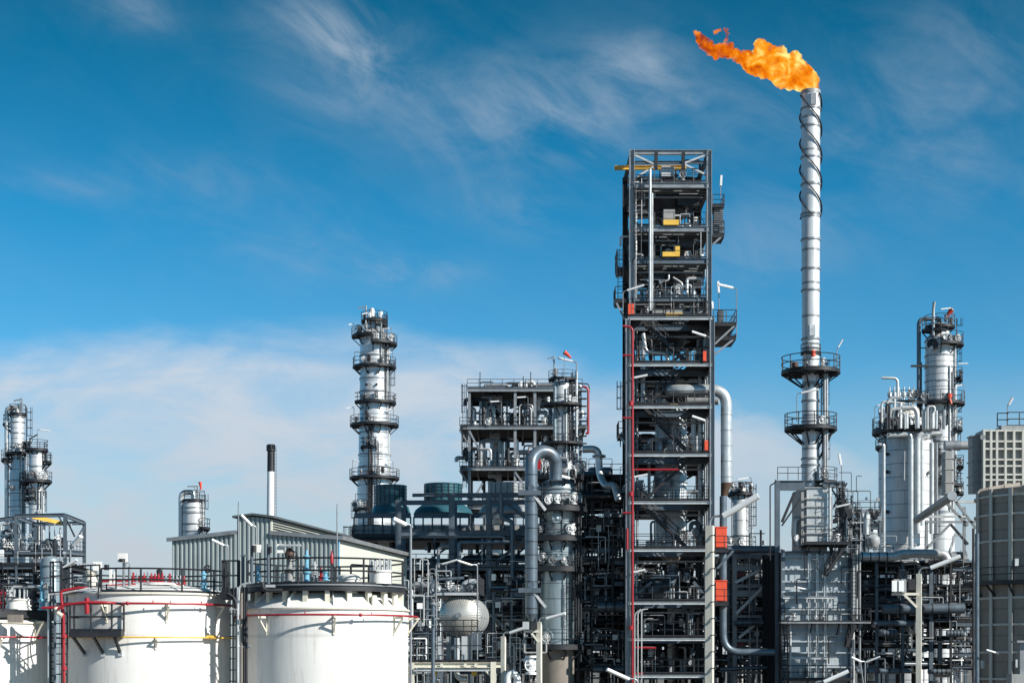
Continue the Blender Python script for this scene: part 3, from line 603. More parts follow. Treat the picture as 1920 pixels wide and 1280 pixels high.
def bank():
    Y0, Y1 = 170, 186; t = thing('cooler_bank', 'dark deck on steel legs carrying the row of fan coolers', 'cooler bank', (X(830,178), 178, 0))
    z = Z(1000, Y0)
    part('deck', MB().box(X(664,Y0), Y0, z-.55, X(1010,Y0), Y1, z), M['dark'], t)
    part('walkway', MB().box(X(662,Y0), Y0-1.1, z-.7, X(1010,Y0), Y0-.05, z-.6), M['grate'], t)
    part('railing', rail(MB(), [P(662,1006,Y0-1.05), P(1010,1006,Y0-1.05)], 1.2, .036, 1.5, .15), M['black'], t)
    part('railing', rail(MB(), [P(662,1006,Y0-1.05), (X(662,Y0), Y1, Z(1006,Y0))], 1.2, .036, 1.5, .15), M['black'], t)
    for a, b in ((664,770),(776,880),(888,1000)):
        part('tube_bundle', MB().box(X(a,Y0), Y0+.2, z+.01, X(b,Y0), Y1-1, Z(984,Y0)), M['heatd'], t); part('bundle_frame', MB().ibeam(P(a,966,Y0+.1), P(b,966,Y0+.1), .2, .5), M['steel'], t)
        q = MB()
        for k in range(7): q.ibeam(P(a+(b-a)*k/6,1000,Y0+.1), P(a+(b-a)*k/6,968,Y0+.1), .15, .2, up=Vec((0,1,0)))
        part('bundle_posts', q, M['steel'], t)
    for px in (672,747,847,916,990):
        for Y in (Y0+.4, Y1-.4): part('column', MB().ibeam((X(px,Y0),Y,0), (X(px,Y0),Y,z-.55), .4, .4, up=Vec((0,1,0))), M['steel'], t)
    for k in range(4):
        px = (672,747,847,916,990); part('brace', MB().bar(P(px[k],1090,Y0+.4), P(px[k+1],1020,Y0+.4), .2), M['steel'], t); part('brace', MB().bar(P(px[k+1],1090,Y0+.4), P((px[k]+px[k+1])/2,1045,Y0+.4), .2), M['steel'], t)
    part('ladder', ladder(MB(), (X(664,Y0)-.3, Y0-1, Z(1120,Y0)), Z(1006,Y0)-Z(1120,Y0)+1, (-1,-.4)), M['black'], t)
    rn = random.Random(9)
    for i in range(16): a = P(rn.uniform(670,990), 1016, Y0+rn.uniform(0,4)); part('motor', MB().cyl(a, a-UP*rn.uniform(.6,1.3), rn.uniform(.15,.4), 10), M['dark'], t)
bank()
# blue grey portal frame in front of the coolers
def portal():
    Y = 160; t = thing('portal_frame', 'tall blue grey portal frame standing in front of the fan coolers', 'portal frame', (X(870,Y), Y, 0))
    for px, top, w in ((747,938,.55),(847,925,.55),(916,925,.5)):
        for yy in (Y, Y+7): part('column', MB().ibeam((X(px,Y),yy,0), (X(px,Y),yy,Z(top,Y)), w, w, up=Vec((0,1,0))), M['steel'], t)
    for a, b, h in (((749,942),(1000,941),.42),((847,928),(1000,928),.42),((749,999),(1000,998),.5),((749,1006),(1000,1008),.2),((749,1063),(1000,1063),.6),((773,928),(850,927),.3)): part('beam', MB().ibeam(P(*a,Y-.05), P(*b,Y-.05), .3, h), M['steel'], t)
    for a, b in (((916,978),(945,945)),((952,944),(985,970)),((985,1010),(915,1065)),((747,1066),(760,1100))): part('brace', MB().bar(P(*a,Y+.1), P(*b,Y+.1), .3), M['steel'], t)
    z = Z(1066,Y); part('deck', MB().box(X(680,Y), Y+.3, z-.1, X(1000,Y), Y+7, z), M['grate'], t); part('railing', rail(MB(), [P(690,1064,Y-.3), P(1000,1064,Y-.3)], 1.3, .034, 1.5, .1), M['black'], t)
    for i, px in enumerate((749,)): part('brace', MB().bar(P(px,1064,Y), P(px-50,1090,Y), .2), M['steel'], t)
    for pts, r, m in (([(1010,905+150),(868,1016),(862,1016),(862,1090)],.24,'pipeb'),):
        pass
    part('pipe', MB().tube(route([P(962,1016,Y-1), P(864,1016,Y-1), P(861,1018,Y-1), P(861,1090,Y-1)], .7), .20, 10), M['pipeb'], t)
    part('pipe', MB().tube(route([P(940,926,Y-1), P(940,972,Y-1), P(961,976,Y-1), P(961,1085,Y-1), P(975,1100,Y-1)], .7), .21, 10), M['pipeb'], t)
    part('pipe', MB().tube(route([P(785,1005.5,Y-.7), P(945,1005.5,Y-.7), P(945,1015,Y-.7)], .3), .11, 8), M['mid'], t)
    part('pipe', MB().tube(route([P(822,1075,Y-.7), P(822,1024,Y-.7), P(842,1023,Y-.7)], .6), .16, 8), M['mid'], t)
portal()
rack('process_rack', 'wide dark pipe rack under the fan coolers behind the horizontal drum', 768, 1005, 163, 176, [1050,1095,1130,1170,1215,1255], 6, 5, dens=.8, rails=(1,2,3,4), decks=(3,), vert=64, drums=8)
rack('process_rack', 'narrow pipe rack between the white tank and the horizontal drum', 762, 828, 135, 142, [1110,1150,1190,1232], 2, 15, dens=.8, rails=(1,2), decks=(1,), vert=22, drums=2)
# ================================================================== the middle: open exchanger building, dark column, tower, flare
def open_building():
    Y0, Y1 = 248, 262; t = thing('exchanger_structure', 'pale open steel structure of three floors with top railing, left of the tall dark tower', 'steel structure', (X(960,Y0), 255, 0))
    for px in (880, 966, 1003, 1046, 1088):
        for y in (Y0, Y1): part('column', MB().ibeam((X(px,Y0),y,0), (X(px,Y0),y,Z(728,Y0)), .40, .40, up=Vec((0,1,0))), M['mid' if y == Y0 else 'steel'], t)
    for px in (905, 940): part('column', MB().ibeam((X(px,Y0),Y1,0), (X(px,Y0),Y1,Z(728,Y0)), .4, .4, up=Vec((0,1,0))), M['dark'], t)
    for py, xa, xb, h in ((731,876,1092,.55),(802,862,1100,.5),(879,862,1100,.5),(952,876,1092,.4)):
        z = Z(py, Y0)
        part('floor_beam', MB().ibeam((X(xa,Y0),Y0-.3,z), (X(xb,Y0),Y0-.3,z), .3, h), M['mid'], t); part('floor_beam', MB().ibeam((X(xa,Y0),Y1,z), (X(xb,Y0),Y1,z), .3, h), M['dark'], t)
        mb = MB()
        for k in range(9): x = X(xa+4+(xb-xa-8)*k/8, Y0); mb.ibeam((x,Y0,z), (x,Y1,z), .25, h*.8)
        part('cross_beams', mb, M['dark'], t); part('deck', MB().box(X(xa,Y0), Y0-.1, z+h/2+.01, X(xb,Y0), Y1, z+h/2+.1), M['grate'], t)
        zz = z+h/2+.1
        part('railing', rail(MB(), [(X(xa,Y0),Y0-.3,zz), (X(xb,Y0),Y0-.3,zz)], 1.15, .04, 1.7, .12), M['black'], t)
        part('railing', rail(MB(), [(X(xa,Y0),Y1,zz), (X(xb,Y0),Y1,zz)], 1.15, .04, 1.7), M['black'], t)
    for a, b in (((862,805),(880,835)),((862,882),(880,908)),((905,905),(885,940)),((900,845),(880,808)),((966,885),(985,912))): part('brace', MB().bar(P(*a,Y0-.2), P(*b,Y0-.2), .28), M['mid'], t)
    for py in (765, 838, 860, 930): part('tie_beam', MB().ibeam((X(880,Y0),Y1,Z(py,Y0)), (X(1088,Y0),Y1,Z(py,Y0)), .3, .4), M['dark'], t)
    for z0, z1 in ((915,880),(880,802),(802,728)): part('ladder', ladder(MB(), P(871,z0,Y0-.6), Z(z1,Y0)-Z(z0,Y0)+.6, (-.4,-1), .6, True, .034), M['black'], t)
    for k in range(9): a = P(1086,845-k*14,Y0-.8); part('stair', MB().box(a.x, a.y, a.z, a.x+1.1, a.y+1, a.z+.1), M['dark'], t)
    rn = random.Random(12)
    for i in range(70):
        py = rn.choice((727,798,798,875,875,948)); p0 = P(rn.uniform(885,1060), py, Y0+rn.uniform(.5,6)); p1 = p0+UP*rn.uniform(1.2,4.3); q = p1+Vec((rn.choice((-1,1))*rn.uniform(.8,3.2), 0, 0))
        if py == 727: p1 = p0+UP*rn.uniform(.3,.9); q = p1+Vec((rn.uniform(1,4),0,0))
        part('pipe', MB().tube(route([p0, p1, q, q-UP*rn.uniform(.4,2)], .5), rn.choice((.09,.13,.18,.24,.3)), 8), M[rn.choice(('pipe','light','mid','pipeb','piped'))], t)
    for i in range(30): valve(t, P(rn.uniform(885,1090), rn.choice((792,870,792,722)), Y0+rn.uniform(.2,4)), rn.uniform(.8,1.8), rn)
    for px, h in ((900,18),(995,18),(981,10)): b = P(px,727,Y0); part('mast', MB().cyl(b, b+UP*S(h+12,Y0), .06, 6), M['dark'], t)
    for px, py in ((990,777),(940,785)): b = P(px,py,Y0); mlamp(t, b, 2.6, b+Vec((-1.6,0,2.5)), w=.25)
open_building()
for lab, px, y0, y1, r in (('pale hopper vessel on the upper floor of the open steel structure, left one',930,797,738,12),('pale hopper vessel on the upper floor of the open steel structure, right one',1004,797,742,11)):
    Y = 254; t = thing('hopper_vessel', lab, 'vessel', (X(px,Y),Y,Z(y0,Y))); part('shell', MB().lathe([(S(r*.4,Y),Z(y0,Y)),(S(r*.5,Y),Z(y0-12,Y)),(S(r,Y),Z(y0-28,Y)),(S(r,Y),Z(y1+4,Y)),(S(r*.7,Y),Z(y1,Y)),(0,Z(y1,Y))], X(px,Y), Y, 26), M['cladw'], t); part('pipe', MB().tube(route([P(px-r-8,y0,Y-1.5),P(px-r-8,y1+14,Y-1.5),P(px,y1+14,Y-1.5)],.6),.3,8), M['pipe'], t)
ca = Col('standpipe_vessel', 'pale slender vessel standing through the lower floors of the open steel structure', 928, 254, [(1240,13),(880,13),(866,9.5),(806,9.5)], 'cladw', cat='vessel', rings=(818,845,890,905))
cb = Col('distillation_column', 'slim silver column with red riser pipe at the right corner of the open steel structure', 1054, 238, [(1240,15.5),(842,15.5),(720,15.5)], 'cladw', rings=(745,790,815))
cb.plat(711, 26, fit=5); cb.plat(760, 42, -100, 60, fit=3); cb.plat(832, 40, -110, 90, fit=4); cb.plat(880, 40, -110, 90, fit=4)
for th, off, q, a, b, m in ((25,17,2,900,730,'light'),(45,19,1.6,900,725,'dark'),(60,20,1.5,900,715,'piped'),(-50,18,3,900,716,'cladb'),(8,17,1.2,900,760,'mid'),(70,21,1.6,900,730,'dark')): cb.riser(th, off, q, a, b, m)
cb.riser(83, 27, 2.6, 850, 697, 'light'); cb.lad(85, 900, 760); cb.lad(95, 760, 711)
part('fire_riser', MB().tube(route([P(1093,724,236),P(1103,728,236),P(1103,812,236),P(1098,812,236)],.4),.17,8), M['red'], cb.t)
b = P(1039,711,237); gantry(cb.t, b, 3.2, -1.0, 'mid'); b = P(1081,711,237); mlamp(cb.t, b, 2.4, b+Vec((-2.6,0,3.0)), w=.3, r=.08)
windsock('red windsock blowing on the mast over the slim column by the open structure', 1058, 660, 236, 711, -.55, 1.1, .36, -.55)
# --- big arched pipe
def big_arch():
    Y = 143; t = thing('arched_pipe', 'thick blue grey pipe that arches over beside the dark column', 'pipe', (X(996,Y),Y,Z(1165,Y))); r = S(12,Y)
    pts = [P(996,1150,Y), P(996,890,Y)] + [P(1019-23*cos(pi*k/12), 870-24*sin(pi*k/12), Y+1.2*k/12) for k in range(13)] + [P(1042,900,Y+1.2)]
    mb = MB(); mb.tube(pts, r, 20); mb.cyl(P(996,1149.5,Y), P(996,1164,Y), r, 20, r*.35); part('pipe_run', mb, M['pipeb'], t)
    
    for k in range(11): z = Z(1140-k*25,Y); part('joint_band', MB().lathe([(r,z-.03),(r+.03,z-.03),(r+.03,z+.03),(r,z+.03)], X(996,Y), Y, 20), M['dark'], t)
    for py in (924, 1106):
        z = Z(py,Y); part('support_bracket', MB().box(X(972,Y),Y-r-.1,z-S(5,Y),X(1014,Y),Y+2,z+S(4,Y)), M['steel'], t)
        part('brace', MB().bar(P(1000,py+4,Y-r*.8), P(1022,py+32,Y), .25), M['mid'], t)
        part('support_pad', MB().cyl(P(996,py-10,Y-r*1.05), P(996,py-10,Y-r*.5), S(6,Y), 16), M['pipeb'], t)
big_arch()
# --- dark column
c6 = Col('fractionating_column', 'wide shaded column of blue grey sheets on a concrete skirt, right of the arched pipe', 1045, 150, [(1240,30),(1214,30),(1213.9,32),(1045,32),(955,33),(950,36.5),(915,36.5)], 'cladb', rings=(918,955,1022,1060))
sk = MB(); r = S(31,150)+.03; sk.lathe([(r,0),(r,Z(1216,150)),(r*.9,Z(1215,150))], c6.cx, c6.cy, 40); part('skirt', sk, M['conc'], c6.t)
for a in ((893,50,-180,180,7),(953,56,-40,110,3),(1008,50,-140,60,4),(1065,50,-140,100,5),(1110,42,60,120,0),(1210,52,-70,110,2)): c6.plat(*a[:4], fit=a[4], thick=.35)
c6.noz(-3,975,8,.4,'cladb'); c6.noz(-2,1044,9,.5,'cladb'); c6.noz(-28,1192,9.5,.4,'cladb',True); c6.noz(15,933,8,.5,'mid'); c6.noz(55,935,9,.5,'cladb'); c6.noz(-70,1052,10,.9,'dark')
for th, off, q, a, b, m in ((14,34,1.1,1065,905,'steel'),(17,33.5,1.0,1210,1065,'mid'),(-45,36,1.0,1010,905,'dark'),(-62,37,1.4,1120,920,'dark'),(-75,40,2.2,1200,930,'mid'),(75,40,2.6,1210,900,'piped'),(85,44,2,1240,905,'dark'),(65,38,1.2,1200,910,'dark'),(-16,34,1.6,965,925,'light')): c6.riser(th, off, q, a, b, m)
c6.lad(-40,1008,930); c6.lad(35,1210,1112); c6.lad(-55,1065,1008); c6.lad(50,1110,1065)
b = P(1078,905,145); mlamp(c6.t, b, .3, b+Vec((-2.2,-.6,.8)), w=.28)
part('safety_panel', MB().cbox(P(1003,862,146), 1.0, .4, 1.6), M['red'], c6.t); part('relief_valve', MB().lathe([(0,Z(888,149)),(.7,Z(888,149)),(.7,Z(880,149)),(.45,Z(868,149)),(0,Z(866,149))], X(1062,149), 148.5, 14), M['light'], c6.t)
rn = random.Random(4)
for i in range(14): p0 = P(rn.uniform(1015,1085),892,rn.uniform(147.6,150)); p1 = p0+UP*rn.uniform(.5,1.6); q = p1+Vec((rn.uniform(-1,1),0,0)); part('pipe', MB().tube(route([p0,p1,q,q-UP*.6],.2), rn.choice((.06,.09,.12)), 7), M[rn.choice(('light','pipe','mid','dark'))], c6.t)
rack('process_rack', 'black crowded process rack between the wide shaded column and the tall dark tower', 1084, 1172, 156, 170, [893,930,975,1010,1050,1090,1130,1170,1210,1250], 3, 8, dens=.95, rails=(1,3,5,7,8,9), decks=(0,2,4,5,6,8,9), vert=100, drums=10, mats=['piped','piped','dark','dark','pipeb','mid','piped'], colm='dark')
rack('process_rack', 'low black process rack behind the foot of the arched pipe', 925, 1012, 152, 161, [1110,1150,1190,1235], 2, 31, dens=.9, rails=(1,2,3), decks=(0,2), vert=30, drums=3)
t = thing('crossover_pipe', 'silver crossover pipe bending down in a swan neck right of the wide shaded column', 'pipe', P(1092,842,154))
part('pipe_run', MB().tube(route([P(1092,842,154),P(1122,841,154),P(1124,892,154),P(1136,912,153),P(1152,908,152.5),P(1160,938,152)],1.0,7), .33, 14), M['pipe'], t); part('flange', MB().lathe([(0,Z(857,154)),(.62,Z(857,154)),(.62,Z(853,154)),(0,Z(853,154))], X(1123.4,154), 154, 16), M['mid'], t)
for lab, px0, px1, py, r, m in (('fat blue grey horizontal pipe left of the tower column, on the fourth rack floor',1120,1168,1137,.50,'pipeb'),('blue horizontal pipe across the rack at the height of the tower platform',1084,1168,930,.28,'piped'),('low blue horizontal pipe near the foot of the tower',1112,1170,1254,.30,'pipeb')):
    t = thing('horizontal_pipe', lab, 'pipe', P(px0,py,155)); part('pipe_run', MB().cyl(P(px0,py,155), P(px1,py,155), r, 16), M[m], t); [part('joint_band', MB().cyl(P(px0+(px1-px0)*k/3-1.2,py,155), P(px0+(px1-px0)*k/3+1.2,py,155), r+.025, 16), M['dark'], t) for k in (1,2)]

# --- the tall dark tower
TF, TB, TU = 146.0, 158.6, 150.0       # front row, back row, front of the upper part
def tower():
    t = thing('process_tower', 'tallest dark steel tower with many open floors, zigzag stairs and yellow hoist beams', 'process tower', (X(1256,TU), 152, 0))
    xl, xr = X(1177,TF), X(1335,TF); ul, ur = X(1184.5,TU), X(1329.5,TU)
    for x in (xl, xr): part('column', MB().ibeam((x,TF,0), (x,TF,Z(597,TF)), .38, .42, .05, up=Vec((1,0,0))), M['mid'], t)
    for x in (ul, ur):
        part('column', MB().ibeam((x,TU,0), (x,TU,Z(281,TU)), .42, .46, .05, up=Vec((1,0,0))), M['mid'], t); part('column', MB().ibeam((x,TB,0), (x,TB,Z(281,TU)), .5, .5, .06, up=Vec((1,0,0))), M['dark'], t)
    for y in (TU, TB):     # roof frame
        for px, p0, p1 in ((1230,286,318),(1281,286,332)): part('roof_post', MB().ibeam((X(px,TU),y,Z(p1,TU)), (X(px,TU),y,Z(p0,TU)), .3, .3, up=Vec((0,1,0))), M['dark'], t)
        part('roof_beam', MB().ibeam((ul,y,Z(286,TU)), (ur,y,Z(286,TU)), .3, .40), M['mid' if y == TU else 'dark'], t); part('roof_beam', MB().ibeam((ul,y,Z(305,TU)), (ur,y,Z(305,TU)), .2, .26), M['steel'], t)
        for a, b in (((1190,291),(1228,309)),((1228,312),(1195,331)),((1284,306),(1326,290)),((1284,309),(1324,328))): part('brace', MB().bar((X(a[0],TU),y,Z(a[1],TU)), (X(b[0],TU),y,Z(b[1],TU)), .2, .16), M['light' if y == TU else 'dark'], t)
    for x in (ul, ur): part('roof_beam', MB().ibeam((x,TU,Z(286,TU)), (x,TB,Z(286,TU)), .3, .4), M['steel'], t)
    part('hoist_beam', MB().ibeam(P(1152,315,TU+2.5), P(1287,314,TU+2.5), .3, .36), M['yellow'], t)
    rn = random.Random(77)
    # upper floors
    for i, (py, rl) in enumerate(((348,1),(430,1),(490,1),(562,1),(597,1))):
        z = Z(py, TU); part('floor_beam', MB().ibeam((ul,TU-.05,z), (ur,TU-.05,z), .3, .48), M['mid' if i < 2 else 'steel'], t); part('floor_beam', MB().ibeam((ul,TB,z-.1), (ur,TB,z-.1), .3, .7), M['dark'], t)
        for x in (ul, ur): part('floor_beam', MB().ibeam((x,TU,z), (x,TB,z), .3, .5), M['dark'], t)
        mb = MB(); y = TU+1.0
        while y < TB-.5: mb.ibeam((ul,y,z-.1), (ur,y,z-.1), .16, .34); y += .95
        part('floor_joists', mb, M['mid'], t); mb = MB(); y = TU+.15
        while y < TB-.2: mb.box(ul-.2, y, z+.25, ur+.2, y+.3, z+.31); y += .475
        part('deck', mb, M['grate'], t)
        part('railing', rail(MB(), [(ul+.3,TU-.15,z+.31),(ur-.3,TU-.15,z+.31)], 1.15, .03, 1.7, .14), M['black'], t); part('railing', rail(MB(), [(ul,TB,z+.31),(ur,TB,z+.31)], 1.15, .03, 1.7), M['black'], t)
        for k in range(3): a, b = (X(rn.uniform(1200,1315),TU), TU+rn.uniform(2,7)), rn.uniform(.5,1.2); part('duct_box', MB().cbox((a[0],a[1],z-.8), 1.1+b, 1.6, .9), M['dark'], t)
        part('floor_hopper', MB().lathe([(0,z-2.2),(1.3,z-2.2),(2.2,z-.4),(0,z-.4)], X(1258,TU), TU+4, 16), M['dark'], t)
        for k in range(7):
            p0 = Vec((rn.uniform(ul+.4,ur-.4), TU+rn.uniform(.3,6), z+.3)); p1 = p0+UP*rn.uniform(.6,2.4); q = p1+Vec((rn.uniform(-1.5,1.5),0,0))
            part('pipe', MB().tube(route([p0,p1,q,q-UP*rn.uniform(.3,1)],.25), rn.choice((.05,.07,.1,.14)), 8), M[rn.choice(('piped','dark','pipeb','mid','light'))], t)
        for k in range(4): valve(t, (rn.uniform(ul+.5,ur-.5), TU+rn.uniform(.2,3), z+rn.uniform(.7,1.2)), rn.uniform(.6,1.1), rn)
    part('hoist_beam', MB().cbox(P(1258,418,TU-.1), 1.36, .5, .45), M['yellow'], t); part('hoist_beam', MB().cbox(P(1258,477.5,TU-.1), 1.5, .5, .40), M['yellow'], t); part('hoist_beam', MB().cbox(P(1264,590.5,TU-.4), 1.5, .5, .25), M['yellow'], t)
    part('equipment_box', MB().cbox(P(1251,324,TU+1), 1.1, 1.1, .9), M['light'], t); part('equipment_box', MB().cbox(P(1254,405,TU+1), 1.0, 1.0, .9), M['heatd'], t); part('equipment_box', MB().cbox(P(1270,470,TU+1), .4, .5, .7), M['yellow'], t); part('equipment_box', MB().cbox(P(1250,588,TU+1), 2.6, 1.4, .5), M['heatd'], t)
    q = MB(); wheel(q, P(1208,329,TU+.4), .38); wheel(q, P(1232,417,TU+.4), .45, t=.05); part('chain_wheel', q, M['black'], t)
    part('riser', MB().cyl(P(1219,582,TU-.5), P(1219,317,TU-.5), .125, 12), M['light'], t); part('riser', MB().cyl(P(1223.6,580,TU-.4), P(1223.6,362,TU-.4), .045, 8), M['pipe'], t)
    for px, a, b, r in ((1192,560,350,.06),(1325.5,562,505,.05),(1203,425,335,.04),(1314,480,435,.04)): part('riser', MB().cyl(P(px,a,TU-.2), P(px,b,TU-.2), r, 8), M['mid'], t)
    for a, b in (((1300,440),(1245,490)),((1305,500),(1262,562)),((1325,352),(1270,400))): part('brace', MB().bar(P(*a,TU+4), P(*b,TU+4), .35), M['dark'], t)
    for px, y0, r, m in ((1258,556,.62,'cladb'),(1303,555,.42,'cladb'),(1266,592,.35,'pipe'),(1304,592,.4,'pipe')): part('drum', MB().lathe([(0,Z(y0,TU)),(S(r*16,TU),Z(y0,TU)),(S(r*16,TU),Z(y0-16,TU)),(S(r*8,TU),Z(y0-21,TU)),(0,Z(y0-22,TU))], X(px,TU), TU+2, 18), M[m], t)
    for pts in ([(1232,540),(1240,527),(1254,526),(1254,515)],[(1262,520),(1272,526),(1280,532),(1281,556)],[(1322,505),(1321,524),(1300,524)]): part('pipe', MB().tube(route([P(*p,TU+.6) for p in pts],.3),.085,8), M['pipe'], t)
    # side balconies of the upper part
    def balcony(px0, px1, py, Y, dpt=2.4, h=1.15, brace=None):
        z = Z(py, Y); p = part('balcony', MB().box(X(px0,Y), Y, z-.22, X(px1,Y), Y+dpt, z), M['dark'], t)
        part('railing', rail(MB(), [(X(px0,Y),Y,z),(X(px1,Y),Y,z)], h, .034, 1.1, .12), M['black'], p); part('railing', rail(MB(), [(X(px0 if abs(px0-1256)>abs(px1-1256) else px1,Y),Y,z),(X(px0 if abs(px0-1256)>abs(px1-1256) else px1,Y),Y+dpt,z)], h, .034, 1.1, .12), M['black'], p)
        if brace: part('strut', MB().bar(P(*brace[0],Y+.1), P(*brace[1],Y+.1), .16), M['mid'], p)
        return p
    balcony(1154, 1178, 562, TU, brace=((1156,568),(1172,600))); balcony(1157, 1178, 503, TU+1, h=1.6); balcony(1336, 1358, 440, TU, h=1.2, brace=((1356,441),(1337,458))); balcony(1336, 1358, 384, TU, h=.9)
    balcony(1338, 1381, 606, TF+1, 4.5, brace=((1378,610),(1340,645))); balcony(1160, 1176, 815, TF, brace=((1162,817),(1174,834))); balcony(1338, 1380, 632, TF+1.5, 3.5, .25, brace=((1378,634),(1340,664)))
    mb = MB()
    for k in range(13): a = P(1339,388+k*4,TU+.3); mb.box(a.x, a.y, a.z, a.x+.8, a.y+1.2, a.z+.06)
    part('stair', mb, M['mid'], t)
    mb = MB()
    for k in range(7): a = P(1347,582+k*3.6,TF+2); mb.box(a.x, a.y, a.z, a.x+.5, a.y+1.2, a.z+.06)
    part('stair', mb, M['mid'], t)
    part('ladder', ladder(MB(), P(1164,562,TU+.4), 4.4, (-.2,-1), .5, True, .028, 1.9), M['black'], t); part('ladder', ladder(MB(), P(1170,815,TF+.6), 4.6, (-1,-.5), .5, True), M['black'], t); part('ladder', ladder(MB(), P(1197,424,TU-.3), 3.6, (0,-1), .5, True), M['black'], t); part('ladder', ladder(MB(), P(1197,484,TU-.3), 2.7, (0,-1), .5, True), M['black'], t)
    b = P(1351,372,TU+1); mlamp(t, b, .9, b+Vec((.05,-.1,2.0)), w=.22); b = P(1348,582,TF+2); mlamp(t, b, 1.3, b+Vec((-.1,-.1,2.5)), w=.22)
    b = P(1168,588,TF+.5); mlamp(t, b, 1.9, b+Vec((1.8,-.3,2.4)), w=.2); b = P(1381,632,TF+1.5); mlamp(t, b, 4.2, b+Vec((-1.6,-.3,4.5)), w=.25)
    # lower floors: front bay with stairs, main bay behind
    fl = (597,684,763,853,942,1031,1130,1198,1267)
    for i, py in enumerate(fl):
        z = Z(py, TF)
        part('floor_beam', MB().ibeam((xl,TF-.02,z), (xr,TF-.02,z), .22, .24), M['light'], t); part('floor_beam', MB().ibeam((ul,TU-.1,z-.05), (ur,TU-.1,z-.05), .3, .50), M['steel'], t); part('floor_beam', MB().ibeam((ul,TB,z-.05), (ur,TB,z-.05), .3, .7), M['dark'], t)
        for xa, xb in ((xl,ul),(xr,ur)): part('floor_beam', MB().ibeam((xa,TF,z), (xb,TB,z), .25, .4), M['dark'], t)
        mb = MB(); y = TU+.1
        while y < TB-.3: mb.box(ul-.1, y, z+.28, ur+.1, y+.3, z+.34); y += .5 if 0 < i < 6 else .31
        part('deck', mb, M['rust' if i < 1 else 'grate'], t)
        part('deck', MB().box(xl, TF, z+.19, X(1205,TF), TU, z+.24), M['grate'], t); part('deck', MB().box(X(1296,TF), TF, z+.19, xr, TU, z+.24), M['grate'], t)
        part('deck', MB().box(X(1205,TF), TF, z+.19, X(1296,TF), TF+1.1, z+.24), M['grate'], t)
        mb = MB(); y = TU+1.2
        while y < TB-.5: mb.ibeam((ul,y,z+.1), (ur,y,z+.1), .14, .3); y += 1.3
        part('floor_joists', mb, M['dark'], t)
        part('railing', rail(MB(), [(xl+.3,TF-.1,z+.24),(xr-.3,TF-.1,z+.24)], 1.15, .03, 1.8, .14), M['black'], t); part('railing', rail(MB(), [(ul,TU-.2,z+.34),(ur,TU-.2,z+.34)], 1.15, .03, 1.8), M['black'], t)
        for k in range(9):
            p0 = Vec((rn.uniform(ul+.3,ur-.3), TU+rn.uniform(.2,5), z+.3)); p1 = p0+UP*rn.uniform(1,3.2); q = p1+Vec((rn.uniform(-1.8,1.8),0,0))
            part('pipe', MB().tube(route([p0,p1,q,q-UP*rn.uniform(.4,1.6)],.3), rn.choice((.05,.07,.1,.14,.2)), 8), M[rn.choice(('piped','dark','pipeb','mid','light','dark'))], t)
        for k in range(5): valve(t, (rn.uniform(ul+.4,ur-.4), TU+rn.uniform(.1,3), z+rn.uniform(.7,2.4)), rn.uniform(.6,1.2), rn)
        if i in (1,2,6,7):
            for k in range(2): a = Vec((rn.uniform(ul+.5,ur-2.5), TU+rn.uniform(1.5,4), z+.9)); part('exchanger', MB().cyl(a, a+Vec((rn.uniform(1.4,2.4),0,0)), rn.uniform(.3,.5), 16), M[rn.choice(('pipeb','mid','piped'))], t)
        if i in (0, 2, 3): part('back_panel', MB().box(ul+.3, TB-.6, z+1.2, ur-.3, TB-.5, z+3.4), M['dark'], t)
    for i in range(60):          # cable conduits and small lines fixed to the frame
        py = rn.choice(fl); z = Z(py,TU); x = rn.uniform(ul+.1, ur-.1); y = TU + rn.uniform(-.3, .5) if rn.random() < .5 else rn.uniform(TU, TB); h = rn.uniform(.8, 3.6); q = rn.choice((-1,1))*rn.uniform(.4,2.4)
        q = max(ul-x, min(ur-x, q)); part('conduit', MB().tube(route([(x,y,z+.3),(x,y,z+h),(x+q,y,z+h)],.15,3), rn.choice((.03,.04,.055)), 6), M[rn.choice(('light','mid','mid','pipe','dark'))], t)
    for i in range(36):
        py = rn.choice((348,430,490,562)); z = Z(py,TU); x = rn.uniform(ul+.1, ur-.1); y = TU + rn.uniform(.2, 4); h = rn.uniform(.6, 2.2); q = rn.choice((-1,1))*rn.uniform(.4,2.4); q = max(ul-x, min(ur-x, q)); sg = rn.choice((1,1,-1))
        part('line', MB().tube(route([(x,y,z+.3*sg),(x,y,z+h*sg),(x+q,y,z+h*sg)],.15,3), rn.choice((.03,.04,.055,.09)), 6), M[rn.choice(('light','mid','piped','pipe','dark','dark'))], t)
    for py, nx in ((348,430),(430,490),(490,562)):     # secondary trays hung under the floors, and the diagonals of the rear face
        for k in range(3):
            y = TU + 1.4 + k*2.3; z = Z(py,TU) - .7 - .28*k; part('cable_tray', MB().box(ul+.4, y, z, ur-.4-k*.5, y+.35, z+.12), M[('mid','steel','light')[k]], t)
        for a, b in (((ul,py),(0,nx)),((ur,py),(0,nx))): part('brace', MB().bar((a[0],TB,Z(a[1],TU)), ((ul+ur)/2,TB,Z(nx,TU)), .22), M['dark'], t)
    for i in range(1, 8):
        za, zb = Z(fl[i-1],TF), Z(fl[i],TF)
        for sx in (ul, ur): part('brace', MB().bar((sx,TU,za), (sx,TB,zb), .2), M['steel'], t)
        if i < 6: part('brace', MB().bar((ul,TB,zb), (ur,TB,za), .2), M['dark'], t); part('ladder', ladder(MB(), ((ur-.5),TU+1.4,zb+.35), za-zb, (0,-1), .45, True), M['black'], t)
        part('cable_tray', MB().box(ul+.3, TU+.5, za-.75, ur-.3, TU+.9, za-.62), M['mid'], t)
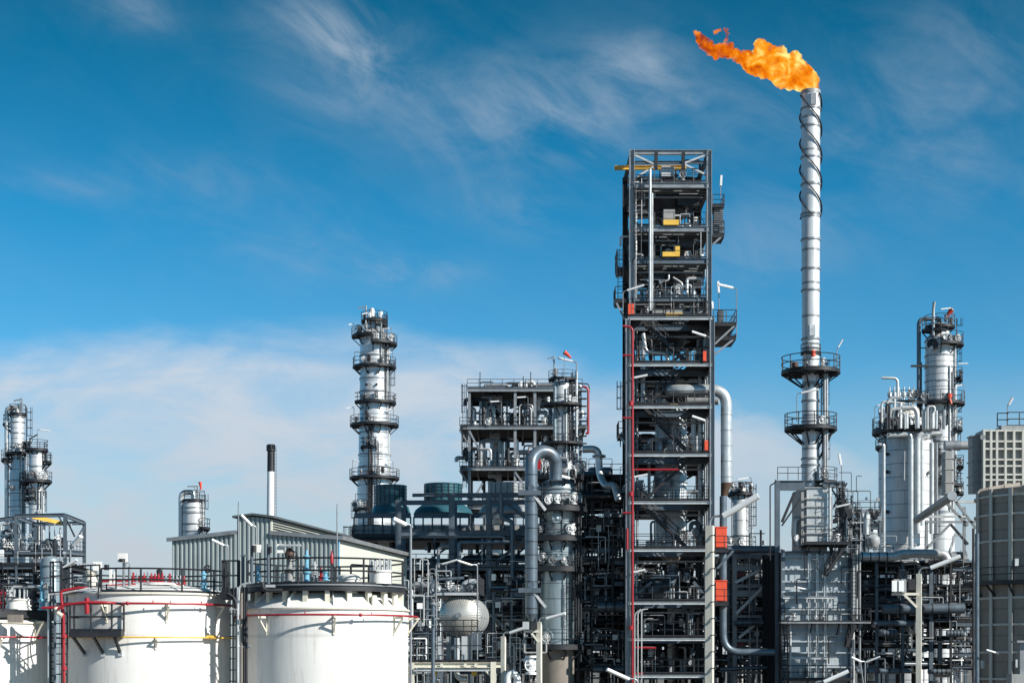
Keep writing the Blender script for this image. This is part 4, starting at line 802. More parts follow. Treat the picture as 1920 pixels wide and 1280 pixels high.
    for sx, m in ((ul+.25,'dark'),(ul+.5,'mid'),(ur-.3,'light'),(ur-.55,'piped')): part('riser', MB().cyl((sx,TU+.6,0), (sx,TU+.6,Z(610,TU)), .08, 8), M[m], t)
    for px, y0, y1, r in ((1195,1280,640,.1),(1206,760,640,.2),(1312,1031,690,.16),(1300,853,770,.22),(1217,942,860,.14)): part('riser', MB().cyl(P(px,y0,TU+1), P(px,y1,TU+1), r, 10), M['pipe' if r > .15 else 'mid'], t)
    part('elbow_pipe', MB().tube(route([P(1206,625,TU-.5),P(1211,660,TU-.5),P(1250,663,TU-.5),P(1253,682,TU-.5)],.4), .17, 10), M['pipe'], t)
    for a, b in (((1203,600),(1296,684)),((1292,687),(1209,763)),((1210,766),(1298,853)),((1297,857),(1203,942)),((1204,945),(1294,1031))): stairs(t, P(*a,TF+1.7), P(*b,TF+1.7), .85)
    for a, b in (((1192,1115),(1222,1090)),((1318,1112),(1300,1090)),((1190,905),(1218,935)),((1335,1100),(1310,1130))): part('brace', MB().bar(P(*a,TU), P(*b,TU), .25), M['steel'], t)
    for px, py, dx in ((1183,711,1.4),(1183,897,1.4),(1183,1075,1.2),(1330,634,-1.5),(1328,792,-1.4)): b = P(px,py,TF-.3); mlamp(t, b, .1, b+Vec((dx,-.2,.35 if dx > 0 else .55)), w=.22)
    for px in (1190,1196,1203): part('conduit', MB().tube(route([P(px-0,1290,TF-.6),P(px,1150-(px-1190)*.6,TF-.6),P(px+12,1141,TF-.6)],.3), .055, 7), M['light'], t)
    for px, py in ((1321,668),(1324,835)): part('extinguisher_cabinet', MB().cbox(P(px,py,TF-.1), .28, .4, .85), M['orange'], t)
    part('extinguisher_cabinet', MB().cbox(P(1183,580,TU-.3), .5, .4, .9), M['orange'], t)
    for py in (1030, 1130):
        z = Z(py,TF+.3); part('balcony', MB().box(X(1338,TF), TF-.2, z-.25, X(1366,TF), TF+2.6, z), M['dark'], t); part('railing', rail(MB(), [(X(1338,TF),TF-.2,z),(X(1364,TF),TF-.2,z)], 1.15, .03, .9, .1), M['black'], t)
    part('strut', MB().bar(P(1375,1032,TF), P(1345,1065,TF), .2), M['steel'], t)
tower()
rack('process_rack', 'black process rack behind the foot of the tall tower', 1168, 1350, 161, 172, [1050,1085,1120,1155,1190,1230,1262], 4, 55, dens=1.0, rails=(1,2,3,4), decks=(0,1,3,5), vert=70, drums=9, mats=['piped','dark','dark','pipeb','mid'], colm='dark', fine=30)
for lab, py in (('large orange red cabinet on the upper right balcony of the tall tower',1008),('large orange red cabinet on the lower right balcony of the tall tower',1108)):
    t = thing('equipment_cabinet', lab, 'cabinet', P(1351,py+20,TF+1)); a = P(1351,py,TF+1); mb = MB(); mb.cbox(a, 1.0, .8, 1.72); part('body', mb, M['orange'], t); mb = MB(); mb.cbox(a+Vec((0,-.43,0)), .9, .04, 1.6); mb.cbox(a+Vec((0,0,.9)), 1.1, .9, .08); part('door', mb, M['orange'], t)
c7 = Col('reactor_vessel', 'pale grey cylindrical reactor vessel standing inside the tall dark tower', 1258, 153.5, [(1052,7),(1030,29.5),(1020,29.5),(780,29.5),(770,24)], 'stack', cat='vessel', rings=(800,850,905,960,1010))
t = thing('outlet_pipe', 'ribbed pipe elbow under the reactor vessel inside the tall tower', 'pipe', P(1262,1048,152)); mb = MB(); mb.tube(route([P(1262,1046,151.6),P(1262,1095,151.6),P(1212,1108,150.5)],1.5,9), .42, 16); part('pipe_run', mb, M['pipeb'], t); part('bell', MB().lathe([(S(21,151.6),Z(1034,151.6)),(S(19,151.6),Z(1046,151.6)),(S(9,151.6),Z(1058,151.6))], X(1258,151.6), 151.6, 26), M['conc'], t)
def overhead():
    Y = 147.1; t = thing('overhead_pipe', 'fat silver overhead pipe leaving the tall tower to the right and turning down', 'pipe', P(1362,930,Y)); r = S(10.6,Y)
    pts = route([P(1256,731,Y+6), P(1256,731,Y), P(1362,731,Y), P(1362,905,Y)], 1.35, 9); part('pipe_run', MB().tube(pts, r, 22), M['pipe'], t)
    
    for k in range(5): z = Z(778+k*29,Y); part('joint_band', MB().lathe([(r,z-.03),(r+.02,z-.03),(r+.02,z+.03),(r,z+.03)], X(1362,Y), Y, 22), M['mid'], t)
    part('rusty_reducer', MB().cyl(P(1362,903,Y), P(1356,935,Y), r*1.01, 20, r*.45), M['rust'], t)
    part('lower_run', MB().tube(route([P(1356,930,Y),P(1356,1222,Y),P(1452,1222,Y)],1.6,9), S(6.8,Y), 18), M['pipeb'], t)
    part('flange', MB().lathe([(0,Z(744,Y)),(.95,Z(744,Y)),(.95,Z(750,Y)),(0,Z(750,Y))], X(1252,Y+4.2), Y+4.2, 20), M['yellow'], t)
    part('branch', MB().tube(route([P(1290,752,Y+2.6),P(1348,752,Y+1.8)],.5), S(7,Y), 16), M['pipe'], t)
overhead()
t = thing('fire_water_riser', 'long bright red fire water riser up the left front corner of the tall tower', 'pipe', P(1186,1300,TF-.5)); Yr = TF-.55
part('pipe_run', MB().tube(route([P(1186,1300,Yr),P(1186,613,Yr),P(1168,611,Yr)],.4), 0.095, 10), M['red'], t)
for a, b, r in (((1168,666),(1186,666),.08),((1168,783),(1186,783),.08),((1168,961),(1186,961),.08),((1190,880),(1272,880),.09),((1186,1213),(1230,1214),.09),((1186,1262),(1206,1262),.08),((1176,990),(1176,1030),.1)): part('branch', MB().cyl(P(*a,Yr), P(*b,Yr), r, 8), M['red'], t)
for py in (760,1180,930): part('valve', MB().cyl(P(1183,py,Yr), P(1183,py-8,Yr), .22, 10), M['red'], t)

# --- flare stack above the heater
FY = 160.0
def flare():
    c = Col('flare_stack', 'very tall pale flare stack with spiral strakes at the top and two round platforms', 1520, FY, [(960,17),(905,17),(800,16),(700,15.8),(480,17),(300,17.5),(178,17.5)], 'stack', rings=(205,238,296,347,402,450,505,545,636,722,752,790,860,872), dome=False, ringw=.16)
    mb = MB(); R = S(17.5,FY)*1.24; z0, z1 = Z(408,FY), Z(180,FY); N = 70
    for s in range(3):
        for k in range(N):
            a, b = 2*pi*s/3 - 2*pi*1.55*k/N, 2*pi*s/3 - 2*pi*1.55*(k+1)/N; za, zb = z0+(z1-z0)*k/N, z0+(z1-z0)*(k+1)/N; r0 = R*.86
            mb.add([(c.cx+r*sin(q), c.cy-r*cos(q), z+dz) for r in (r0, R) for q, z in ((a,za),(b,zb)) for dz in (-.05,.05)], [(0,1,3,2),(4,6,7,5),(0,2,6,4),(1,5,7,3)])
            if k % 6 == 0: mb.bar((c.cx+S(17,FY)*sin(a),c.cy-S(17,FY)*cos(a),za), (c.cx+R*sin(a),c.cy-R*cos(a),za), .04)
    part('helical_strakes', mb, M['dark'], c.t)
    mb = MB(); r = S(17.5,FY); mb.lathe([(r,Z(178,FY)),(r*1.05,Z(177,FY)),(r*1.05,Z(171,FY)),(r*.86,Z(171,FY)),(r*.84,Z(190,FY)),(0,Z(190,FY))], c.cx, c.cy, 30); part('flare_tip', mb, M['heatd'], c.t)
    part('name_box', MB().box(X(1517,FY), FY-r-.12, Z(202,FY), X(1527,FY), FY-r*.9, Z(180,FY)), M['mid'], c.t); part('name_box', MB().box(X(1515,FY), FY-S(16,FY)-.1, Z(632,FY), X(1526,FY), FY-S(15,FY), Z(612,FY)), M['light'], c.t)
    c.plat(697, 55, fit=4, h=1.35, thick=.24, rr=.045); c.plat(803, 49, -180, 180, fit=5, h=1.3, thick=.24, rr=.045); c.plat(905, 50, 20, 110, fit=2, h=1.3, thick=.3); c.plat(662, 19, -100, 100, h=.8, br=False)
    c.lad(72, 803, 697, True, .6); c.lad(76, 905, 803, True, .6)
    for px in (1546, 1550): part('pipe', MB().cyl(P(px,910,FY-1), P(px,700,FY-1), .14, 8), M['mid'], c.t)
    part('beacon', MB().lathe([(0,Z(672,FY)),(.2,Z(672,FY)),(.2,Z(662,FY)),(.1,Z(660,FY)),(0,Z(660,FY))], X(1521,FY), FY-S(16,FY)-.3, 12), M['orange'], c.t); part('beacon', MB().cyl(P(1491,688,FY-1.3), P(1491,680,FY-1.3), .3, 10), M['rust'], c.t)
    c.lamp(64, 50, 697, 1.9, .5, .9); b = P(1494,790,FY-1.6); mlamp(c.t, b, 2.6, b+Vec((2.0,-.3,2.95)), w=.2); b = P(1578,905,FY-1); mlamp(c.t, b, 1.4, b+Vec((-.25,-.1,2.7)), w=.24)
    for a, b in (((1536,860),(1560,810)),((1534,840),(1548,808))): part('strut', MB().bar(P(*a,FY-.5), P(*b,FY-.5), .18), M['dark'], c.t)
    return c
flare()
# --- fired heater under the stack
def heater():
    Y = 148.; t = thing('fired_heater', 'large pale grey ribbed heater casing below the flare stack, wrapped in railed platforms', 'heater', (X(1530,Y), Y+4, 0)); x0, x1 = X(1466,Y), X(1594,Y); zt = Z(1036,Y)
    part('casing', MB().box(x0, Y, 0, x1, Y+8, zt), M['heater'], t)
    mb = MB()
    for py in (1043,1067,1090,1109,1142,1184,1202,1223,1250,1275):
        z = Z(py,Y); mb.box(x0-.05, Y-.36, z-.06, x1+.05, Y-.001, z+.06)
    part('stiffener_ribs', mb, M['heater'], t)
    part('side_shade_sheet', MB().box(x0-.16, Y+.05, 0, x0-.002, Y+7.9, zt-.02), M['dark'], t)  # dark sheet laid over the casing's left side, standing in for its shade
    for k in range(4): part('side_column', MB().ibeam((x0-.34, Y+.8+k*2.2, 0), (x0-.34, Y+.8+k*2.2, zt), .3, .3, up=Vec((1,0,0))), M['dark'], t)
    rh = random.Random(17)
    for i in range(46):
        py = rh.uniform(910, 1270); px = rh.uniform(1548, 1612) if i % 2 else rh.uniform(1470, 1612); a = P(px, py, Y-.5-rh.random()*.5); h = rh.uniform(.6, 2.6); q = rh.choice((-1,1))*rh.uniform(.3,1.3)
        if py < 1040: a.y = Y+1.3; a.x = X(rh.uniform(1552,1606), a.y)
        part('conduit', MB().tube(route([a, a+UP*h, a+UP*h+Vec((q,0,0))], .12, 3), rh.choice((.03,.04,.06)), 6), M[rh.choice(('dark','mid','light','piped','steel'))], t)
    for i in range(10): a = P(rh.uniform(1475,1600), rh.choice((1008,1156,1262)), Y-.4); valve(t, a, rh.uniform(.5,.9), rh)
    for a, b in (((1462,905),(1510,905)),((1466,985),(1500,935)),((1552,905),(1588,960)),((1588,905),(1560,955)),((1590,965),(1560,1012))): part('brace', MB().bar(P(*a,Y+1.4), P(*b,Y+1.4), .14), M['dark'], t)
    part('railing', rail(MB(), [P(1458,899,Y+.6), P(1512,899,Y+.6)], 1.1, .03, .9), M['black'], t); part('ladder', ladder(MB(), P(1576,1016,Y+1.2), 5.2, (0,-1), .5, True), M['black'], t); part('ladder', ladder(MB(), P(1601,1160,Y-.9), 6, (0,-1), .45, True), M['black'], t)
    for px in (1516, 1531, 1546): part('column', MB().ibeam((X(px,Y),Y-.30,0), (X(px,Y),Y-.30,zt-.1), .2, .24, up=Vec((1,0,0))), M['light'], t)
    for py in (1120, 1233): part('cross_beam', MB().ibeam((X(1466,Y),Y-.55,Z(py,Y)), (X(1566,Y),Y-.55,Z(py,Y)), .16, .2), M['light'], t)
    for px in (1467, 1593): part('column', MB().ibeam((X(px,Y),Y-.2,0), (X(px,Y),Y-.2,zt+.3), .34, .3, up=Vec((0,1,0))), M['steel'], t)
    part('column', MB().ibeam((X(1467,Y)-.3,Y+8,0), (X(1467,Y)-.3,Y+8,zt+.3), .5, .5, up=Vec((0,1,0))), M['dark'], t)
    for px, py in ((1500,1135),(1556,1135),(1501,1258),(1556,1258)): part('peep_door', MB().cbox(P(px,py,Y-.1), .28, .2, .5), M['light'], t)
    part('roof_edge', MB().box(x0-.3, Y-.35, zt, x1+.3, Y+8.3, zt+.16), M['steel'], t)
    # convection duct
    d0, d1 = X(1512,Y+2), X(1551,Y+2); part('convection_duct', MB().box(d0-.45, Y+2, zt+.16, d1, Y+7, Z(914,Y+2)), M['heatd'], t); part('duct_face', MB().box(d0, Y+1.85, zt+.2, d1-.05, Y+1.998, Z(914,Y+2)-.05), M['light'], t)
    mb = MB()
    for py in (914,935,950,968,984,1000): z = Z(py,Y+2); mb.box(d0-.5, Y+1.7, z-.04, d1+.05, Y+1.84, z+.04)
    part('duct_flanges', mb, M['heatd'], t)
    for px in (1503, 1508): part('duct_stiffener', MB().ibeam((X(px,Y+4),Y+3.5,zt), (X(px,Y+4),Y+3.5,Z(930,Y+4)), .25, .3, up=Vec((1,0,0))), M['dark'], t)
    part('vent_pipe', MB().tube(route([P(1497,1022,Y+3),P(1490,1005,Y+3),P(1491,975,Y+3),P(1498,972,Y+3)],.4), .32, 12), M['pipe'], t)
    # portal beside the duct
    part('portal_column', MB().ibeam((X(1460,Y),Y+.8,0), (X(1460,Y),Y+.8,Z(900,Y)), .42, .42, up=Vec((0,1,0))), M['steel'], t); part('portal_column', MB().ibeam((X(1586,Y),Y+2,0), (X(1586,Y),Y+2,Z(897,Y)), .5, .5, up=Vec((0,1,0))), M['steel'], t)
    part('portal_beam', MB().ibeam((X(1457,Y),Y+.8,Z(908,Y)), (X(1512,Y),Y+.8,Z(908,Y)), .3, .85), M['steel'], t); part('portal_beam', MB().ibeam((X(1551,Y),Y+2,Z(903,Y)), (X(1586,Y),Y+2,Z(903,Y)), .3, .4), M['steel'], t); part('brace', MB().bar(P(1490,922,Y+.8), P(1466,978,Y+.8), .22), M['dark'], t)
    part('conduit', MB().tube(route([P(1444,1050,Y),P(1444,909,Y),P(1452,906,Y),P(1455,899,Y)],.2), .06, 7), M['dark'], t)
    for py, pa, pb, dp in ((1017,1510,1594,1.6),(1165,1464,1633,1.3),(1272,1470,1600,1.3)):
        z = Z(py,Y-dp); part('platform', MB().box(X(pa,Y-dp), Y-dp, z-.14, X(pb,Y-dp), Y-.02 if py > 1030 else Y+2, z), M['mid' if py == 1165 else 'dark'], t)
        part('railing', rail(MB(), [(X(pa,Y-dp),Y-.1,z),(X(pa,Y-dp),Y-dp+.05,z),(X(pb,Y-dp),Y-dp+.05,z)], 1.15, .034, 1.5, .12), M['black'], t)
        mb = MB()
        for k in range(4): x = X(pa+8+(pb-pa-16)*k/3,Y-dp); mb.bar((x,Y-dp+.1,z-.14), (x,Y-.05,z-1.1), .1)
        part('platform_struts', mb, M['dark'], t)
    stairs(t, P(1586,1022,Y-1.3), P(1549,1078,Y-1.3), .7); stairs(t, P(1578,935,Y+1), P(1596,975,Y+1), .6); stairs(t, P(1604,1170,Y-1.2), P(1588,1212,Y-1.2), .7)
    part('ladder', ladder(MB(), P(1472,1300,Y-1.0), Z(1165,Y)-Z(1300,Y), (-.3,-1), .5, True), M['black'], t)
    for px, a, b, r, m in ((1482,1290,1170,.10,'light'),(1600,1290,1043,.12,'light'),(1605,1160,1030,.16,'pipe'),(1612,1250,1020,.1,'mid'),(1556,1020,914,.14,'light'),(1559,1012,930,.1,'mid')): part('pipe', MB().cyl(P(px,a,Y-.6), P(px,b,Y-.6), r, 10), M[m], t)
    for px, py, dx, dz in ((1521,1107,-1.5,.35),(1562,952,1.4,.35)): b = P(px,py,Y-.6); mlamp(t, b, .05, b+Vec((dx,-.2,dz)), w=.18)
heater()
# --- the flame
def flame():
    t = thing('flame', 'orange and yellow flame streaming left from the top of the flare stack', 'flame', P(1520,171,FY)); rn = random.Random(5)
    blobs = FLAME
    bm_v = MB()
    for px, py, r in blobs:
        c = P(px, py, FY + rn.uniform(-.25,.25)); R = S(r, FY); n = 10
        pr = [(R*sin(pi*k/n), c.z - R*cos(pi*k/n)) for k in range(n+1)]; bm_v.lathe(pr, c.x, c.y, 14)
    m = bpy.data.materials.new('flame_fire'); m.use_nodes = True; nt = m.node_tree; L = nt.links; nt.nodes.clear()
    out = nn(nt,'ShaderNodeOutputMaterial'); em = nn(nt,'ShaderNodeEmission'); tc = nn(nt,'ShaderNodeTexCoord'); sp = nn(nt,'ShaderNodeSeparateXYZ'); L.new(tc.outputs['Object'], sp.inputs[0])
    n1 = nn(nt,'ShaderNodeTexNoise'); n1.inputs['Scale'].default_value = .72; n1.inputs['Detail'].default_value = 9; n1.inputs['Roughness'].default_value = .64; n1.inputs['Distortion'].default_value = .7; L.new(tc.outputs['Object'], n1.inputs['Vector'])
    n2 = nn(nt,'ShaderNodeTexNoise'); n2.inputs['Scale'].default_value = .42; n2.inputs['Detail'].default_value = 5; L.new(tc.outputs['Object'], n2.inputs['Vector'])
    along = math_(nt,'MULTIPLY', sp.outputs[0], -1/11.0)       # 0 at the tip of the stack, 1 at the end of the flame
    v = math_(nt,'ADD', math_(nt,'MULTIPLY_ADD', n1.outputs[0], 3.0, -1.5), math_(nt,'MULTIPLY_ADD', n2.outputs[0], .8, -.4)); v = math_(nt,'ADD', math_(nt,'MULTIPLY', along, -.62), v); v = math_(nt,'ADD', v, .82)
    rp = nn(nt,'ShaderNodeValToRGB'); L.new(v, rp.inputs[0]); cr = rp.color_ramp; cr.elements[0].position = .02; cr.elements[0].color = (.16,.018,.002,1); cr.elements[1].position = 1; cr.elements[1].color = (1.25,1.0,.34,1)
    for p, c in ((.22,(.55,.075,.004,1)),(.42,(.90,.19,.003,1)),(.62,(1.0,.31,.006,1)),(.82,(1.0,.52,.05,1))): e = cr.elements.new(p); e.color = c
    n3 = nn(nt,'ShaderNodeTexNoise'); n3.inputs['Scale'].default_value = 1.6; n3.inputs['Detail'].default_value = 8; n3.inputs['Roughness'].default_value = .66; L.new(tc.outputs['Object'], n3.inputs['Vector'])
    mr = nn(nt,'ShaderNodeMapRange'); mr.inputs[1].default_value = .36; mr.inputs[2].default_value = .56; mr.inputs[3].default_value = .5; mr.inputs[4].default_value = 7.5; L.new(n3.outputs[0], mr.inputs[0]); den = mr.outputs[0]
    L.new(rp.outputs[0], em.inputs[0]); L.new(math_(nt,'MULTIPLY', den, .74), em.inputs[1]); ab = nn(nt,'ShaderNodeVolumeAbsorption'); ab.inputs[0].default_value = (0,0,0,1); L.new(den, ab.inputs[1])
    ad = nn(nt,'ShaderNodeAddShader'); L.new(em.outputs[0], ad.inputs[0]); L.new(ab.outputs[0], ad.inputs[1]); L.new(ad.outputs[0], out.inputs['Volume'])
    o = part('burning_gas', bm_v, m, t)
    rm = o.modifiers.new('join','REMESH'); rm.mode = 'VOXEL'; rm.voxel_size = .075; rm.use_smooth_shade = True
    for nm, sc, st in (('big',1.1,.75),('mid',.5,.42),('fine',.2,.3)):
        tx = bpy.data.textures.new('flame_'+nm, 'CLOUDS'); tx.noise_scale = sc; tx.noise_depth = 3; d = o.modifiers.new(nm,'DISPLACE'); d.texture = tx; d.texture_coords = 'LOCAL'; d.strength = st; d.mid_level = .5
        if nm != 'fine': r2 = o.modifiers.new('join2','REMESH'); r2.mode = 'VOXEL'; r2.voxel_size = .06; r2.use_smooth_shade = True
FLAME = [(1522,166,13.4),(1520,155,16.8),(1514,148,19.0),(1506,142,21.3),(1494,138,23.5),(1482,134,24.6),(1470,130,25.8),(1458,125,25.8),(1446,121,23.5),(1434,117,22.4),(1426,100,16.8),(1425,88,12.3),(1422,82,7.8),(1414,118,19.0),(1402,113,16.8),(1391,108,13.7),(1380,103,12.6),(1370,100,11.6),(1360,95,12.6),(1352,92,10.5),(1344,98,9.5),(1336,96,10.5),(1327,90,9.5),(1320,84,9.5),(1315,76,8.4),(1310,68,6.3),(1306,63,4.2),(1357,80,5.2),(1460,140,20.2),(1480,150,15.7),(1500,158,13.4),(1436,132,13.4),(1444,108,15.7),(1462,108,15.7),(1480,116,14.6),(1500,126,13.4),(1516,136,11.2),(1524,150,10.1),(1462,100,13),(1450,96,12),(1438,92,12),(1490,108,13),(1470,148,17),(1450,142,13),(1420,132,13),(1410,124,13),(1368,86,7),(1340,104,8),(1358,84,5.5),(1360,77,5),(1362,71,4.5),(1364,65,4.5),(1362,59,4.5),(1357,56,4),(1351,56,3.6),(1346,58,3.2),(1341,62,2.6),(1303,60,3.5),(1300,66,3),(1310,74,7),(1327,76,4),(1333,82,5),(1430,84,7),(1436,88,7)]
flame()
# ================================================================== right side
c8 = Col('distillation_column', 'tall slim silver column at the right with overhead pipe, tallest of the right group', 1762, 203, [(1240,27.5),(800,27.5),(760,27),(636,27),(628,19),(612,15)], 'cladw', rings=(640,668,690,716,780,830,900,960), ringw=.14)
for a in ((613,28,-150,150,3),(622,40,-70,-10,0),(647,44,-10,120,3),(712,42,50,120,1),(757,46,-80,120,5),(806,42,40,120,2),(858,44,-60,30,2),(876,44,60,125,1),(910,44,-40,60,3),(925,44,40,120,3)): c8.plat(*a[:4], fit=a[4], h=1.3, rr=.036)
for a in ((80,757,712),(90,712,647),(70,647,613),(100,876,806),(95,806,757),(-20,910,858),(50,930,876)): c8.lad(*a)
c8.noz(-35,650,9,.6,'dark'); c8.noz(8,637,7,.4,'light'); c8.noz(55,637,6,.6,'mid'); c8.noz(-40,657,5,.6,'light')
c8.riser(-86,40,4,960,598,'pipeb',hook='over'); c8.riser(-83,36,1.4,960,680,'piped')
for th, off, q, a, b, m in ((25,29,1.6,960,690,'light'),(40,29,1.4,960,700,'mid'),(55,30,2,900,640,'pipe'),(15,29,1.2,800,740,'dark'),(62,31,1.2,960,720,'light')): c8.riser(th, off, q, a, b, m)
part('guide_arm', MB().bar(P(1708,686,201), P(1740,686,201), .25), M['dark'], c8.t); part('fire_nozzle', MB().cyl(P(1780,745,200), P(1782,738,200), .25, 8), M['orange'], c8.t); part('fire_nozzle', MB().cyl(P(1784,757,200), P(1780,745,200), .13, 8), M['orange'], c8.t)
b = P(1750,630,201); part('davit', MB().tube(route([b,P(1750,580,201),P(1752,566,201)],.3),.18,8), M['mid'], c8.t); c8.lamp(65,30,690,.4,1.4,.0); c8.lamp(75,44,757,2.2,-1.2); c8.lamp(40,30,613,2.0,-1.5)
windsock('bright orange windsock on top of the tall slim column at the right', 1785, 580, 202, 613, 2.3, 1.25, .36, -.85)
c9 = Col('reactor_column', 'fat silver column of pale sheets with a crowded top platform, left of the slim right column', 1698, 192, [(1240,50),(826,50),(815,48),(795,38)], 'cladw', rings=(826,1038))
c9.plat(806, 62, h=1.25, fit=16, thick=.5, rr=.038); c9.plat(757, 40, -60, 60, h=1.2, fit=5, br=False); c9.plat(838, 56, -120, -60, h=.8)
part('dome', MB().lathe([(S(26,192),Z(806,192)),(S(26,192),Z(775,192)),(S(24,192),Z(766,192)),(S(17,192),Z(760,192)),(0,Z(757,192))], c9.cx, 192, 28), M['cream'], c9.t)
def pw(par, pts, Y, r, m, R=.9, nm='pipe'): return part(nm, MB().tube(route([P(px,py,Y) for px,py in pts], R, 6), r, 12), M[m], par)
Yg = 188
for pts, r, m in (([(1664,816),(1706,814),(1708,826),(1708,1038)],.30,'pipe'),([(1738,812),(1720,816),(1720,1000)],.38,'light'),([(1766,812),(1740,813),(1739,820),(1728,822),(1728,985)],.26,'light'),([(1648,833),(1657,833),(1657,1040)],.2,'pipe'),([(1696,826),(1695,900)],.1,'mid'),([(1747,830),(1747,1000)],.26,'light'),([(1756,830),(1756,1000)],.15,'mid')): pw(c9.t, pts, Yg, r, m)
for pts, r, m in (([(1667,803),(1667,768),(1690,766)],.26,'pipe'),([(1690,764),(1715,764),(1720,775),(1720,803)],.28,'pipe'),([(1688,803),(1688,755)],.22,'light'),([(1699,803),(1699,775)],.28,'pipe'),([(1653,803),(1653,752),(1696,756)],.13,'light'),([(1677,785),(1677,735)],.16,'light'),([(1732,803),(1732,768)],.24,'light'),([(1748,803),(1748,762)],.28,'light'),([(1756,803),(1756,770)],.14,'light'),([(1664,790),(1662,755),(1672,745),(1690,745)],.2,'pipe'),([(1683,745),(1683,709),(1653,708)],.15,'light')): pw(c9.t, pts, Yg-.6, r, m, .5)
for th in (-52, 5, 40):
    for py in ((855,888,962,1025) if th == -52 else (890,960,1025)): c9.noz(th, py, 3, .2, 'dark' if th == -52 else 'mid')
c9.lad(60,1040,806); b = P(1640,800,190); mlamp(c9.t, b, 2.2, b+Vec((1.5,-.2,2.9)), w=.2)
rn = random.Random(44)
for i in range(26): p0 = P(rn.uniform(1645,1795),804,rn.uniform(186,191)); p1 = p0+UP*rn.uniform(.8,2.8); q = p1+Vec((rn.uniform(-1.2,1.2),0,0)); part('pipe', MB().tube(route([p0,p1,q,q-UP*rn.uniform(.3,1.2)],.3), rn.choice((.06,.09,.13,.18)), 7), M[rn.choice(('light','pipe','mid','dark','piped'))], c9.t)
for i in range(6): p = P(1668+i*9, 745, 190+rn.uniform(0,2)); part('vent', MB().lathe([(0,p.z-1.5),(.12,p.z-1.5),(.12,p.z),(.25,p.z+.1),(.25,p.z+.5),(.08,p.z+.7),(.08,p.z+1.2),(0,p.z+1.2)], p.x, p.y, 8), M[rn.choice(('mid','light','dark'))], c9.t)
# square duct and pipes between the right columns and the silo
t = thing('flue_duct', 'square pale vertical duct joined to the panelled furnace box by a pipe', 'duct', P(1782,926,150)); Yd = 150
part('vertical_duct', MB().box(X(1773,Yd),Yd,Z(926,Yd),X(1785,Yd),Yd+1.4,Z(845,Yd)), M['heatd'], t); part('side_duct', MB().box(X(1785,Yd)+.003,Yd+.05,Z(926,Yd),X(1789,Yd),Yd+1.3,Z(843,Yd)), M['light'], t)
part('cross_pipe', MB().cyl(P(1772,835,Yd+.7), P(1850,835,Yd+.7), S(8,Yd), 18), M['heatd'], t); part('collar', MB().cyl(P(1771,835,Yd+.7), P(1800,835,Yd+.7), S(9.5,Yd), 18), M['mid'], t)
for py in (860,880,905,925): part('duct_flange', MB().box(X(1772,Yd)-.04,Yd-.05,Z(py,Yd),X(1789,Yd)+.04,Yd+1.45,Z(py,Yd)+.09), M['heatd'], t)
t = thing('slanting_duct', 'round grey duct slanting up to a flat blind end left of the silo', 'duct', P(1720,972,165)); a, b = P(1719,974,166), P(1785,929,138); part('duct_run', MB().cyl(a, b, S(7.6,150), 26), M['heatd'], t); d = (b-a).normalized(); part('blind_flange', MB().cyl(b, b+d*.12, S(8.6,138), 28), M['light'], t)
def truss():
    Y = 152; t = thing('support_trestle', 'grey steel trestle with crossed braces under the slanting duct', 'trestle', (X(1770,Y),Y,Z(1055,Y)))
    for px, top in ((1737,975),(1808,950)): part('leg', MB().ibeam((X(px,Y),Y,Z(1055,Y)),(X(px,Y),Y,Z(top,Y)),.24,.24,up=Vec((0,1,0))), M['mid'], t)
    for a, b, m in (((1735,978),(1830,978),'mid'),((1740,968),(1812,968),'light'),((1740,1025),(1782,982),'mid'),((1782,982),(1815,1020),'dark'),((1775,1050),(1792,1000),'light'),((1792,940),(1830,990),'mid'),((1772,940),(1815,985),'mid'),((1790,940),(1832,941),'light')): part('brace', MB().bar(P(*a,Y-.1),P(*b,Y-.1),.2), M[m], t)
truss()
rack('process_rack', 'black crowded pipe rack between the heater and the silo', 1596, 1834, 151, 164, [1055,1100,1130,1165,1205,1245], 5, 61, dens=.95, rails=(1,2,3,4), decks=(0,2,3,5), vert=95, drums=10, mats=['piped','piped','dark','dark','pipeb','pipeb','mid','pipe'])
for lab, pts, Y, r, m in (('bright silver pipe with a low swan neck along the top of the right rack',[(1600,1043),(1678,1043),(1690,1038),(1735,1037),(1770,1038),(1778,1052)],150,.40,'pipe'),
    ('long blue grey pipe across the middle of the right rack',[(1655,1141),(1808,1140)],150.4,.46,'pipeb'),('second blue pipe below the middle of the right rack, left end bent down',[(1636,1175),(1640,1168),(1712,1168)],150.4,.26,'pipeb'),('short ribbed blue pipe stub at the left of the right rack',[(1648,1186),(1682,1186)],149.8,.30,'pipeb'),('short ribbed blue pipe stub at the right of the right rack',[(1775,1187),(1806,1187)],149.8,.30,'pipeb'),
    ('lowest blue pipe run on the left half of the right rack',[(1606,1257),(1708,1257)],149.8,.22,'pipeb'),('lowest blue pipe run on the right half of the right rack',[(1740,1258),(1782,1258)],149.8,.22,'pipeb'),('bright silver inverted elbow pipe left of the fat silver column',[(1638,960),(1627,960),(1624,975),(1624,1002)],176,.36,'pipe'),('grey pipe running behind the slim column foot on the right rack',[(1735,1047),(1812,1040)],152.5,.36,'mid')):
    t = thing('horizontal_pipe', lab, 'pipe', P(*pts[0],Y)); pw(t, pts, Y, r, m, .9, 'pipe_run'); a, b = P(*pts[0],Y), P(*pts[1],Y)
    for k in range(1,5): c = a+(b-a)*k/5; part('joint_band', MB().cyl(c-(b-a).normalized()*.05, c+(b-a).normalized()*.05, r+.02, 14), M['dark'], t)
